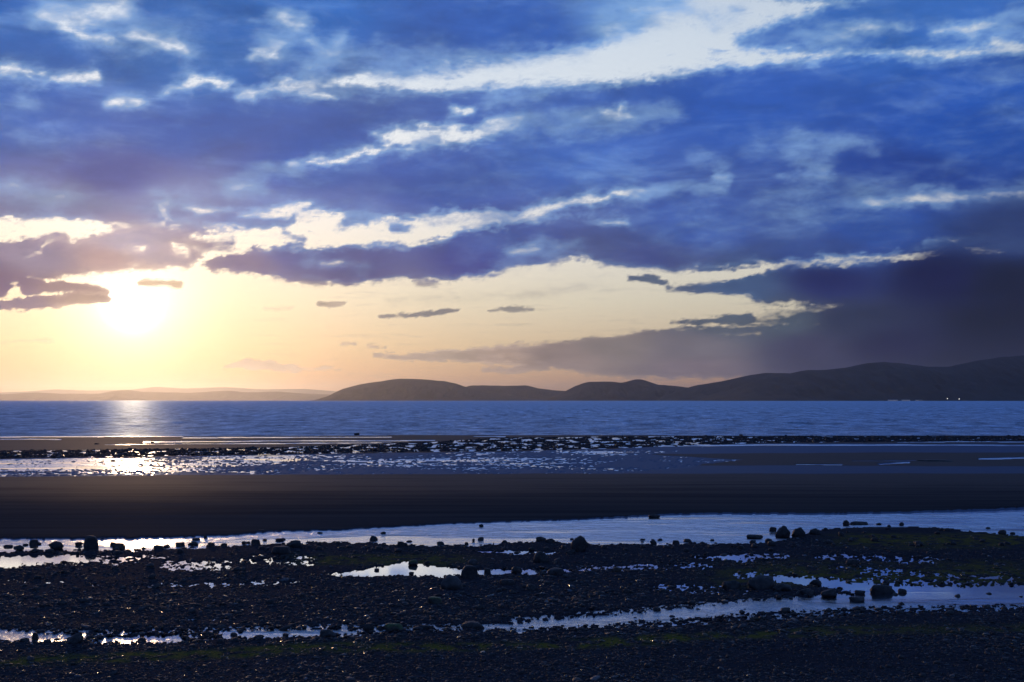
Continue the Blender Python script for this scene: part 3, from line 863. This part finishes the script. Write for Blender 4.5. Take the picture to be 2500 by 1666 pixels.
def ico(level):
    bm = bmesh.new()
    bmesh.ops.create_icosphere(bm, subdivisions=level, radius=1.0)
    bm.verts.ensure_lookup_table()
    v = np.array([tuple(x.co) for x in bm.verts])
    f = np.array([[q.index for q in p.verts] for p in bm.faces])
    bm.free()
    return v, f


def stone_material(name, lo, hi, rough_lo, rough_hi, per_stone=False, scale=5.0, moss=0.0):
    m, t = material(name)
    pos = t.n('ShaderNodeTexCoord').outputs['Object']
    n1 = t.noise(pos, scale, 6.0, 0.65)
    n2 = t.noise(pos, scale * 6, 4.0, 0.6)
    c = t.mix(t.mapr(n1, 0.35, 0.65, 0, 1), (*lo, 1), (*hi, 1))
    if per_stone:
        sh = t.n('ShaderNodeAttribute', {'attribute_name': 'shade'}).outputs['Color']
        c = t.mix(1.0, sh, t.mix(t.mapr(n1, 0.3, 0.7, 0, 1), (0.6, 0.6, 0.6, 1), (1.3, 1.3, 1.3, 1)), 'MULTIPLY')
    if moss:
        up = t.n('ShaderNodeSeparateXYZ', None, Vector=t.n('ShaderNodeNewGeometry').outputs['Normal']).outputs[2]
        g = t.math('MULTIPLY', t.mapr(t.math('ADD', up, t.math('MULTIPLY', n1, 0.8)), 0.5, 1.2, 0, 1), moss)
        c = t.mix(g, c, (0.035, 0.06, 0.012, 1))
    rgh = t.mapr(n2, 0.35, 0.65, rough_lo, rough_hi, 'LINEAR')
    if per_stone:
        rgh = t.math('MAXIMUM', t.math('MULTIPLY', rgh, t.n('ShaderNodeAttribute', {'attribute_name': 'matte'}).outputs['Fac']), 0.10)
    bump = t.n('ShaderNodeBump', None, Strength=0.5, Distance=0.02, Height=t.math('ADD', n1, t.math('MULTIPLY', n2, 0.35)))
    b = t.n('ShaderNodeBsdfPrincipled', None, Base_Color=c, Roughness=rgh, Normal=bump)
    b.inputs['Specular IOR Level'].default_value = 0.30
    t.n('ShaderNodeOutputMaterial', None, Surface=b)
    return m


ROCK_DARK = stone_material('dark_wet_rock', (0.010, 0.010, 0.011), (0.034, 0.031, 0.031), 0.45, 0.95)
ROCK_GREY = stone_material('grey_boulder', (0.028, 0.026, 0.026), (0.060, 0.054, 0.052), 0.5, 0.85)
ROCK_BROWN = stone_material('brown_boulder', (0.030, 0.020, 0.014), (0.060, 0.042, 0.030), 0.5, 0.85)
ROCK_MOSS = stone_material('mossy_rock', (0.016, 0.016, 0.014), (0.04, 0.038, 0.032), 0.4, 0.85, moss=0.9)
PEBBLE = stone_material('shingle', (0, 0, 0), (0, 0, 0), 0.8, 1.1, per_stone=True, scale=20.0)


def ground_height(px, py):
    PX, PY = np.atleast_1d(np.array(px, float)), np.atleast_1d(np.array(py, float))
    D = EYE * F / (PY - HY)
    H, W, g, sa, st, al = ground_fields(PX, PY, (PX - CX) / F * D, D)
    return H, W, g, sa, st, al


def scatter_stones(name, PX, PY, rad, flat, seed, mat, smooth=True, level=1, shade=None, sink=0.25):
    rng = np.random.default_rng(seed)
    v, f = ico(level)
    n, k = len(PX), len(v)
    D = EYE * F / (PY - HY)
    X = (PX - CX) / F * D
    H, W, g, sa, st, al = ground_fields(PX, PY, X, D)
    base = v[None] * (1 + rng.uniform(-0.22, 0.22, (n, k, 1)))
    sc = np.stack([rad * rng.uniform(0.8, 1.45, n), rad * rng.uniform(0.7, 1.1, n), rad * flat * rng.uniform(0.6, 1.1, n)], -1)
    p = base * sc[:, None, :]
    tilt = rng.uniform(-0.35, 0.35, n)
    c, s_ = np.cos(tilt)[:, None], np.sin(tilt)[:, None]
    x, z = p[..., 0] * c - p[..., 2] * s_, p[..., 0] * s_ + p[..., 2] * c
    a = rng.uniform(0, 2 * np.pi, n)
    c, s_ = np.cos(a)[:, None], np.sin(a)[:, None]
    x, y = x * c - p[..., 1] * s_, x * s_ + p[..., 1] * c
    V = np.stack([x + X[:, None], y + D[:, None], z + (H + rad * flat * sink)[:, None]], -1).reshape(-1, 3)
    T3 = (f[None] + (np.arange(n) * k)[:, None, None]).reshape(-1, 3)
    me = new_mesh(name, V, None, smooth, tris=T3)
    dark = rng.lognormal(0, 0.5, n) * 0.016
    hue = rng.uniform(-1, 1, n)
    C = np.stack([dark * (0.94 + 0.14 * hue), dark, dark * (1.12 - 0.10 * hue)], -1)
    pale = rng.random(n) < 0.02
    C[pale] = C[pale] * 3.0
    red = rng.random(n) < 0.02
    C[red] = np.array((0.07, 0.028, 0.018))
    ga = (al * 0.85)[:, None]
    C = C * (1 - ga) + np.array((0.052, 0.046, 0.008)) * ga
    C = np.clip(np.repeat(C, k, 0), 0, 0.25)
    ca = me.attributes.new('shade', 'FLOAT_COLOR', 'POINT')
    ca.data.foreach_set('color', np.concatenate([C, np.ones((len(C), 1))], 1).astype(np.float32).ravel())
    gl = np.where(rng.random(n) < 0.14, rng.uniform(0.0, 0.25, n), rng.uniform(0.6, 1.0, n))
    fattr(me, 'matte', np.repeat(gl, k))
    return link(name, me, mat, kind='stuff')


def build_shingle():
    rng = np.random.default_rng(5)
    N = 70000
    PX = rng.uniform(CX - 1176.5 * 1.18, CX + 1176.5 * 1.18, N)
    PY = 1232 + (1612 - 1232) * rng.random(N) ** 0.9
    D = EYE * F / (PY - HY)
    rad = np.clip(rng.lognormal(math.log(0.025), 0.50, N), 0.014, 0.10)
    Xm = (PX - CX) / F * D
    patch = fbm(Xm * 0.22, D * 0.35, 4, 181, 0.6)
    rad = rad * (1 + 0.9 * np.clip(patch, -0.5, 0.8)) * (1 - 0.30 * sstep(1470, 1510, PY))
    H, W, g, sa, st, al = ground_height(PX, PY)
    stream = sstep(1340, 1400, PY) * sstep(1000, 1300, PX)
    p = np.where(H < -0.012, 0.035 + 0.16 * stream + 0.4 * sstep(-0.05, -0.012, H), 1.0) * np.clip(g * 1.4 - 0.2, 0, 1)
    p *= np.where(rad * F / D < 0.9, 0.5, 1.0) * (1 - 0.6 * al)
    keep = rng.random(N) < p
    PX, PY, rad, W = PX[keep], PY[keep], rad[keep], H[keep]
    rad = np.where(W < -0.012, np.maximum(rad, 0.035 + 0.04 * rng.random(len(rad))), rad)
    scatter_stones('shingle', PX, PY, rad, 0.50, 6, PEBBLE, sink=0.05)
    # stones and weed of the far strip
    M = 9000
    PX = rng.uniform(CX - 1176.5 * 1.2, CX + 1176.5 * 1.2, M)
    t = np.interp(PX, *np.array(STRIP_TOP, float).T)
    b = np.interp(PX, *np.array(STRIP_BOT, float).T)
    PY = t + (b - t) * rng.random(M)
    rad = np.clip(rng.lognormal(math.log(0.085), 0.4, M), 0.04, 0.3)
    clump = fbm(PX / 26, PY / 3.2, 4, 103)
    keep = rng.random(M) < np.where(clump > 0.12, 0.10, 0.9)
    scatter_stones('far_stones', PX[keep], PY[keep], rad[keep], 0.75, 8, PEBBLE)


build_shingle()


def rock_mesh(w_, d_, h_, kind, seed, level=3):
    """one stone: w_ wide, d_ deep, h_ high above its bed"""
    from mathutils import noise
    v, f = ico(level)
    off = Vector((seed * 7.13, seed * 3.71, seed * 1.37))
    out = np.empty_like(v)
    rnd = random.Random(seed)
    cuts = []
    ncut = {'round': 6, 'block': 9, 'flat': 7, 'mound': 5}[kind]
    for _ in range(ncut):
        a, e = rnd.uniform(0, 6.283), rnd.uniform(-0.3, 1.3)
        cuts.append((np.array((math.cos(a) * math.cos(e), math.sin(a) * math.cos(e), math.sin(e))), rnd.uniform(0.62, 0.88) if kind != 'round' else rnd.uniform(0.72, 0.92)))
    if kind in ('block', 'flat'):
        cuts.append((np.array((0.06, 0.0, 0.998)), 0.60))
        if kind == 'block':
            cuts += [(np.array((0.97, 0.1, 0.2)), 0.66), (np.array((-0.98, 0.05, 0.12)), 0.68), (np.array((0.1, -0.97, 0.2)), 0.7)]
    amp = {'round': 0.17, 'block': 0.10, 'flat': 0.22, 'mound': 0.28}[kind]
    for i, q in enumerate(v):
        n1 = noise.fractal(Vector(q) * 1.3 + off, 1.0, 2.0, 5)
        r = 1 + amp * 1.6 * n1
        p = q * r
        for nrm, dd in cuts:
            e = p.dot(nrm) - dd
            if e > 0:
                p = p - nrm * e * 0.88
        p = p * (1 + 0.03 * noise.noise(Vector(q) * 7 + off))
        out[i] = p
    out[:, 0] /= np.abs(out[:, 0]).max()
    out[:, 1] /= np.abs(out[:, 1]).max()
    out[:, 2] /= out[:, 2].max()
    out = out * np.array((w_ / 2, d_ / 2, 1.0))
    bury = 0.35 * h_ if kind != 'flat' else 0.5 * h_
    out[:, 2] = out[:, 2] * (h_ + bury) * 0.5 + (h_ - bury) * 0.5
    return new_mesh('boulder', out, None, True, tris=f)


# centre column, foot row, width, height (frame units), shape, material, label
BOULDERS = [
    (210, 1261, 34, 28, 'block', ROCK_DARK, 'square dark flat-topped boulder just left of the sun glare in the long pool'),
    (79, 1252, 22, 12, 'block', ROCK_DARK, 'angular dark boulder rising from the long pool between two rounder ones on the far left'),
    (90, 1252, 10, 5, 'flat', ROCK_DARK, 'tiny dark stone touching the right foot of the angular boulder in the far left pool'),
    (45, 1266, 22, 14, 'round', ROCK_DARK, 'rounded dark boulder nearest the left edge at the pool margin'),
    (20, 1258, 24, 5, 'flat', ROCK_DARK, 'long low dark stone lying in the pool at the left edge'),
    (129, 1263, 32, 18, 'round', ROCK_DARK, 'broad rounded dark boulder at the pool edge left of the square boulder'),
    (181, 1254, 19, 9, 'mound', ROCK_DARK, 'low pointed dark rock in the water just left of the square boulder'),
    (272, 1261, 28, 11, 'flat', ROCK_BROWN, 'brownish low rock lit by the orange sun glare in the pool'),
    (360, 1262, 17, 9, 'round', ROCK_DARK, 'small round dark rock on the pool edge right of the sun glare'),
    (409, 1253, 12, 6, 'round', ROCK_DARK, 'small dark stone standing alone in the pool right of the sun glare'),
    (446, 1254, 20, 10, 'mound', ROCK_DARK, 'dark mound at the bank edge below three small stones in the pool'),
    (452, 1243, 22, 6, 'flat', ROCK_DARK, 'thin flat dark stone lying in the pool behind the left gravel bank'),
    (472, 1238, 8, 8, 'block', ROCK_DARK, 'small upright dark stone against the far edge of the pool'),
    (588, 1252, 21, 13, 'block', ROCK_DARK, 'square-shouldered dark rock at the gravel edge where the pool widens'),
    (642, 1244, 21, 6, 'flat', ROCK_DARK, 'flat dark stone in the blue pool above the leaning slab'),
    (600, 1223, 15, 5, 'flat', ROCK_DARK, 'small dark stone on the sand edge at the left tip of the blue pool'),
    (735, 1227, 13, 4, 'mound', ROCK_DARK, 'tiny pointed dark stone near the sand side of the pool left of centre'),
    (678, 1261, 38, 17, 'round', ROCK_DARK, 'large humped dark boulder behind the leaning slab left of centre'),
    (646, 1276, 50, 18, 'flat', ROCK_DARK, 'long dark slab leaning against the humped boulder left of centre'),
    (560, 1250, 12, 6, 'round', ROCK_DARK, 'small dark round stone beside the square-shouldered rock'),
    (881, 1228, 14, 6, 'mound', ROCK_DARK, 'lone dark oval stone in the middle of the blue pool'),
    (1106, 1212, 11, 8, 'mound', ROCK_DARK, 'small pointed stone standing near the sand edge of the blue pool at centre'),
    (921, 1258, 18, 14, 'block', ROCK_DARK, 'upright dark rock on the bank above the bright middle pool'),
    (1072, 1252, 9, 6, 'round', ROCK_DARK, 'smallest of three stones along the bank edge right of centre pool'),
    (1088, 1244, 7, 6, 'round', ROCK_DARK, 'little round stone in the water behind the bank edge at centre'),
    (1160, 1250, 15, 9, 'round', ROCK_DARK, 'rounded dark stone on the bank edge left of the twin boulders'),
    (1243, 1245, 25, 12, 'mound', ROCK_DARK, 'left and taller of the twin dark boulders left of the big upright one'),
    (1264, 1250, 26, 11, 'mound', ROCK_DARK, 'right and lower of the twin dark boulders left of the big upright one'),
    (1330, 1270, 38, 37, 'round', ROCK_DARK, 'tallest upright rounded boulder standing against the blue pool'),
    (1312, 1276, 26, 12, 'mound', ROCK_DARK, 'low dark rock at the left foot of the tallest upright boulder'),
    (1242, 1296, 38, 27, 'round', ROCK_DARK, 'rounded dark boulder between the small pool and the bright middle pool'),
    (1086, 1302, 22, 18, 'round', ROCK_GREY, 'rounded grey stone perched behind the dark boulder at the bright pool'),
    (1079, 1332, 42, 30, 'block', ROCK_DARK, 'dark boulder standing in the right end of the bright middle pool'),
    (1120, 1319, 16, 13, 'block', ROCK_DARK, 'small blocky stone in the pool right of the dark boulder'),
    (1187, 1319, 26, 15, 'round', ROCK_DARK, 'domed dark stone in the narrow right arm of the bright pool'),
    (1279, 1326, 45, 17, 'flat', ROCK_DARK, 'long low dark rock at the right tip of the bright pool'),
    (1039, 1358, 52, 34, 'round', ROCK_GREY, 'big smooth grey boulder tilted on the shingle below the bright pool'),
    (1167, 1348, 38, 14, 'flat', ROCK_DARK, 'flat dark rock on the shingle below the right arm of the bright pool'),
    (1222, 1359, 26, 14, 'round', ROCK_DARK, 'rounded dark rock on open shingle right of the flat dark rock'),
    (950, 1300, 24, 14, 'mound', ROCK_MOSS, 'green-tinged rock on the upper edge of the bright middle pool'),
    (983, 1297, 11, 8, 'round', ROCK_DARK, 'small dark stone right of the green-tinged rock on the pool edge'),
    (946, 1321, 13, 6, 'flat', ROCK_DARK, 'small flat stone in the lower edge of the bright middle pool'),
    (866, 1312, 13, 5, 'flat', ROCK_DARK, 'low flat stone at the left tip of the bright middle pool'),
    (1417, 1318, 24, 15, 'round', ROCK_BROWN, 'brownish rounded stone by a puddle right of the bright pool'),
    (1000, 1391, 36, 16, 'block', ROCK_MOSS, 'green mossy angular rock on the open shingle below the big grey boulder'),
    (905, 1451, 46, 14, 'flat', ROCK_MOSS, 'long flat weedy rock lying across the lower channel left of centre'),
    (1090, 1448, 56, 14, 'flat', ROCK_DARK, 'broad flat rock blocking the lower channel where it narrows at centre'),
    (975, 1448, 28, 9, 'flat', ROCK_DARK, 'small flat rock between the two broad rocks in the lower channel'),
    (1503, 1191, 29, 8, 'mound', ROCK_DARK, 'low dark mound on the far sand edge right of centre'),
    (1501, 1251, 16, 9, 'round', ROCK_DARK, 'left of two small dark stones on the bank right of the upright boulder'),
    (1553, 1251, 17, 9, 'block', ROCK_DARK, 'right of two small dark stones on the bank right of the upright boulder'),
    (1729, 1251, 14, 10, 'round', ROCK_DARK, 'small round stone on the bank below the dark rock island'),
    (1733, 1240, 38, 9, 'flat', ROCK_DARK, 'long low rock island in the bright water left of the shore boulders'),
    (1776, 1222, 17, 11, 'block', ROCK_DARK, 'square dark stone just left of the largest boulder of the right bank'),
    (1799, 1238, 36, 28, 'round', ROCK_DARK, 'largest boulder at the left end of the right bank'),
    (1834, 1237, 32, 23, 'round', ROCK_DARK, 'second boulder, right beside the largest one of the right bank'),
    (1872, 1232, 26, 16, 'mound', ROCK_DARK, 'third and lowest boulder of the row starting the right bank'),
    (1897, 1222, 12, 10, 'round', ROCK_DARK, 'small round stone in the pool behind the right bank boulders'),
    (1944, 1209, 17, 15, 'round', ROCK_DARK, 'round stone at the left end of the low rock line in the right pool'),
    (1975, 1207, 46, 6, 'flat', ROCK_DARK, 'long low rock line trailing right from a round stone in the pool'),
    (2020, 1207, 16, 5, 'mound', ROCK_DARK, 'small peak at the right end of the low rock line'),
    (2043, 1212, 9, 6, 'round', ROCK_DARK, 'little stone in the water between the low rock line and the right bank'),
    (2071, 1209, 12, 9, 'round', ROCK_DARK, 'lone dark stone in the pool right of the low rock line'),
    (2271, 1216, 11, 4, 'flat', ROCK_DARK, 'tiny flat stone in blue water near the right edge'),
    (2302, 1229, 22, 12, 'round', ROCK_DARK, 'rounded dark stone on the bank crest near the right edge'),
    (2327, 1229, 12, 6, 'round', ROCK_DARK, 'small dark stone on the bank crest nearest the right edge'),
    (1958, 1300, 34, 12, 'flat', ROCK_DARK, 'flat oval dark rock alone on the green weed at right'),
    (1749, 1356, 62, 32, 'round', ROCK_GREY, 'largest rounded boulder above the right channel'),
    (1678, 1356, 48, 20, 'mound', ROCK_DARK, 'low dark rock left of the largest rounded boulder above the channel'),
    (1800, 1362, 50, 18, 'mound', ROCK_DARK, 'dark heap right at the foot of the largest rounded boulder'),
    (1850, 1370, 44, 14, 'mound', ROCK_DARK, 'low dark heap in the tongue of rocks pointing into the channel'),
    (1874, 1346, 28, 12, 'round', ROCK_DARK, 'domed dark stone in the upper arm of the right channel'),
    (1905, 1373, 38, 16, 'round', ROCK_DARK, 'rounded dark boulder at the tip of the rock tongue in the channel'),
    (2028, 1364, 60, 17, 'flat', ROCK_DARK, 'wide low boulder lying in the middle of the right channel'),
    (2037, 1346, 20, 13, 'mound', ROCK_DARK, 'small rock peeping over the wide low channel boulder'),
    (2073, 1363, 22, 9, 'flat', ROCK_DARK, 'small flat rock at the right end of the wide low channel boulder'),
    (1976, 1366, 24, 8, 'flat', ROCK_DARK, 'small dark stone in the channel left of the wide low boulder'),
    (1971, 1384, 40, 9, 'flat', ROCK_DARK, 'long flat dark stone in the channel below the wide low boulder'),
    (1733, 1431, 28, 12, 'mound', ROCK_BROWN, 'dull brown rock on the shingle below the right channel'),
    (81, 1471, 14, 18, 'block', ROCK_DARK, 'narrow upright stone in the lower left channel'),
    (57, 1477, 22, 10, 'round', ROCK_DARK, 'rounded stone on the near bank of the lower left channel'),
    (171, 1484, 42, 24, 'mound', ROCK_DARK, 'broad dark rock filling the gap of the lower left channel'),
    (754, 1468, 44, 18, 'mound', ROCK_DARK, 'broad dark rock at the right end of the pink-lit lower pool'),
    (596, 1469, 22, 9, 'round', ROCK_DARK, 'small dark stone in the middle of the pink-lit lower pool'),
    (655, 1464, 18, 7, 'flat', ROCK_DARK, 'low stone in the pink-lit lower pool left of the broad dark rock'),
    (820, 1000, 13, 6, 'round', ROCK_DARK, 'lone dark rock on the far sand against the edge of the sea'),
    (222, 1022, 13, 4, 'mound', ROCK_DARK, 'small dark rock on the far sand left of the sun streak'),
    (260, 1060, 12, 3, 'flat', ROCK_DARK, 'thin dark stone at the near edge of the far stones under the sun streak'),
    (350, 1018, 9, 3, 'flat', ROCK_DARK, 'tiny flat dark rock on the far sand right of the sun streak'),
    (1703, 1001, 10, 3, 'round', ROCK_DARK, 'small rock at the sea edge left of the far stone bank'),
    (1806, 1003, 6, 4, 'round', ROCK_DARK, 'tiny rock on the crest of the far stone bank'),
    (2318, 1004, 8, 5, 'round', ROCK_DARK, 'small rock at the sea edge far out near the right side'),
    (2150, 1062, 90, 4, 'flat', ROCK_DARK, 'long thin dark reef lying on the wet sand at right'),
    (1500, 1026, 8, 3, 'round', ROCK_DARK, 'small dark stone on wet sand in front of the far stones'),
    (1554, 1027, 7, 3, 'round', ROCK_DARK, 'smaller stone to the right on wet sand in front of the far stones'),
]
for i, (px, foot, w_, h_, kind, mat, label) in enumerate(BOULDERS):
    ww = w_ / F * (EYE * F / (foot - HY))
    dep = ww * (0.75 if w_ < 60 else 0.5)
    x, y = at(px, foot)
    y += dep * 0.45
    x = (px - CX) / F * y
    hh = h_ / F * y * (0.85 if w_ < 26 else 1.0)
    me = rock_mesh(ww * 1.02, dep, hh, kind, 11 + i, 3 if w_ > 12 else 2)
    big = ww > 0.4 or w_ > 25
    o = link('boulder' if big else 'stone', me, mat, label=label, category='boulder' if big else 'stone')
    o.location = (x, y, 0.01)
    o.rotation_euler = (0, 0, 0)

# smaller stones one can still pick out: meshes shared, labels by where they lie
ZONES = [
    (0, 560, 1252, 1275, 26, 'dark stone along long pool left bank', 'stones along the left bank of the long pool'),
    (560, 1250, 1240, 1272, 34, 'dark stone on weedy bank behind bright pool', 'stones on the bank behind the middle pool'),
    (1250, 1780, 1240, 1272, 26, 'dark stone on bank right of upright boulder', 'stones on the bank right of the upright boulder'),
    (1880, 2353, 1214, 1262, 24, 'dark stone in weedy right bank', 'stones of the weedy right bank'),
    (0, 700, 1300, 1430, 44, 'dark stone on open left shingle', 'stones on the open shingle at left'),
    (700, 1560, 1335, 1420, 40, 'dark stone on shingle below bright pool', 'stones on the open shingle at centre'),
    (1300, 2353, 1365, 1420, 34, 'stone beside lower right channel', 'stones in the lower right channel'),
    (100, 1000, 1440, 1480, 30, 'stone beside lower left channel', 'stones in the lower left channel'),
    (0, 2353, 1485, 1566, 42, 'half-buried stone on foreground shingle', 'stones in the foreground shingle'),
]
protos = [rock_mesh(1.0, 0.85, 0.55, k, 300 + i, 2) for i, k in enumerate(('round', 'block', 'flat', 'mound', 'round', 'block'))]
for p_ in protos:
    p_.materials.append(ROCK_DARK)
grey_protos = [p_.copy() for p_ in protos[:3]]
for p_ in grey_protos:
    p_.materials.clear()
    p_.materials.append(ROCK_GREY)
rz = random.Random(21)
for x0, x1, y0, y1, n, label, group in ZONES:
    for k in range(n):
        px, py = rz.uniform(x0, x1), rz.uniform(y0, y1)
        H = float(ground_height(px, py)[0][0])
        x, y = at(px, py)
        size = rz.uniform(9, 19) / F * y * (1.3 if rz.random() < 0.15 else 1.0)
        which = rz.randrange(6)
        me = protos[which] if rz.random() < 0.8 or 'dark' in label else grey_protos[which % 3]
        form = ('rounded', 'blocky', 'flattish', 'domed', 'rounded', 'blocky')[which] if me in protos else ('rounded grey', 'blocky grey', 'flattish grey')[which % 3]
        third = ('far left', 'left', 'middle', 'right', 'far right')[min(4, int(5 * (px - x0) / (x1 - x0)))]
        depth = 'far' if py < (y0 + y1) / 2 else 'near'
        lab = form + ' ' + label + ', ' + third + ' part, ' + depth + ' side'
        o = link('stone', me, None, label=lab, category='stone', group=group)
        o.location = (x, y, max(H, -0.03) - 0.01)
        o.scale = (size, size, size * rz.uniform(0.7, 1.1))
        o.rotation_euler = (rz.uniform(-0.15, 0.15), rz.uniform(-0.15, 0.15), rz.uniform(0, 6.28))


# ------------------------------------------------------------------ the far shore on the right: pale waterfront buildings and two lamps
def simple(name, verts, faces, mat, parent=None):
    me = bpy.data.meshes.new(name)
    me.from_pydata(verts, [], faces)
    me.update()
    o = link(name, me, mat)
    o.parent = parent
    return o


def box(name, x0, x1, y0, y1, z0, z1, mat, parent=None):
    v = [(x, y, z) for z in (z0, z1) for y in (y0, y1) for x in (x0, x1)]
    return simple(name, v, [(0, 2, 3, 1), (4, 5, 7, 6), (0, 1, 5, 4), (2, 6, 7, 3), (0, 4, 6, 2), (1, 3, 7, 5)], mat, parent)


def flat_mat(name, c, rough=0.8, emit=0):
    m, t = material(name)
    pos = t.n('ShaderNodeTexCoord').outputs['Object']
    n = t.noise(pos, 0.4, 3.0)
    cc = t.mix(t.mapr(n, 0.3, 0.7, 0, 1), (*[v * 0.85 for v in c], 1), (*c, 1))
    b = t.n('ShaderNodeBsdfPrincipled', None, Base_Color=cc, Roughness=rough)
    if emit:
        b.inputs['Emission Color'].default_value = (1.0, 0.9, 0.75, 1)
        b.inputs['Emission Strength'].default_value = emit
    t.n('ShaderNodeOutputMaterial', None, Surface=b)
    return m


WALL = flat_mat('weathered_render', (0.42, 0.42, 0.42))
SLATE = flat_mat('slate_roof', (0.10, 0.10, 0.11))
GLOW = flat_mat('lit_lamp', (0.8, 0.8, 0.8), emit=2.2)
PANE = flat_mat('lit_window', (0.5, 0.5, 0.5), emit=0.35)
STEEL = flat_mat('grey_steel', (0.3, 0.3, 0.3))
YS = 7985.0


def far_building(px, width, height, label):
    root = bpy.data.objects.new('waterfront_building', None)
    COL.objects.link(root)
    root.location = ((px - CX) / F * YS, YS, 0)
    root['label'] = label
    root['category'] = 'building'
    root['group'] = 'pale buildings on the far shore'
    w2 = width / 2
    box('wall', -w2, w2, 0, 12, -4, height, WALL, root)
    simple('roof', [(-w2 - .5, -.5, height + .01), (w2 + .5, -.5, height + .01), (w2 + .5, 12.5, height + .01), (-w2 - .5, 12.5, height + .01), (-w2 - .5, 6, height + 4), (w2 + .5, 6, height + 4)],
           [(0, 1, 5, 4), (2, 3, 4, 5), (0, 4, 3), (1, 2, 5), (0, 3, 2, 1)], SLATE, root)
    k = -w2 + 4
    while k < w2 - 4:
        box('window', k, k + 3.5, -0.3, 0.1, 1.5, 4.5, PANE, root)
        k += 8


far_building(2052, 70, 9, 'long pale building at the left end of the row on the far right shore')
far_building(2082, 60, 8, 'second pale building of the low row on the far right shore')
far_building(2112, 50, 6, 'small pale building at the right end of the row on the far shore')


def far_lamp(px, z, label):
    root = bpy.data.objects.new('harbour_lamp', None)
    COL.objects.link(root)
    root.location = ((px - CX) / F * YS, YS, 0)
    root['label'] = label
    root['category'] = 'lamp'
    root['group'] = 'lit lamps on the far shore'
    box('post', -0.4, 0.4, -0.4, 0.4, -4, z, STEEL, root)
    v, f = ico(2)
    me = new_mesh('lantern', v * np.array((3.2, 2.0, 2.6)) + np.array((0, 0, z + 2.5)), None, True, tris=f)
    o = link('lantern', me, GLOW)
    o.parent = root


far_lamp(2177, 14, 'brighter white lamp on the far shore below the right hills')
far_lamp(2204, 11, 'fainter white lamp to the right on the far shore')
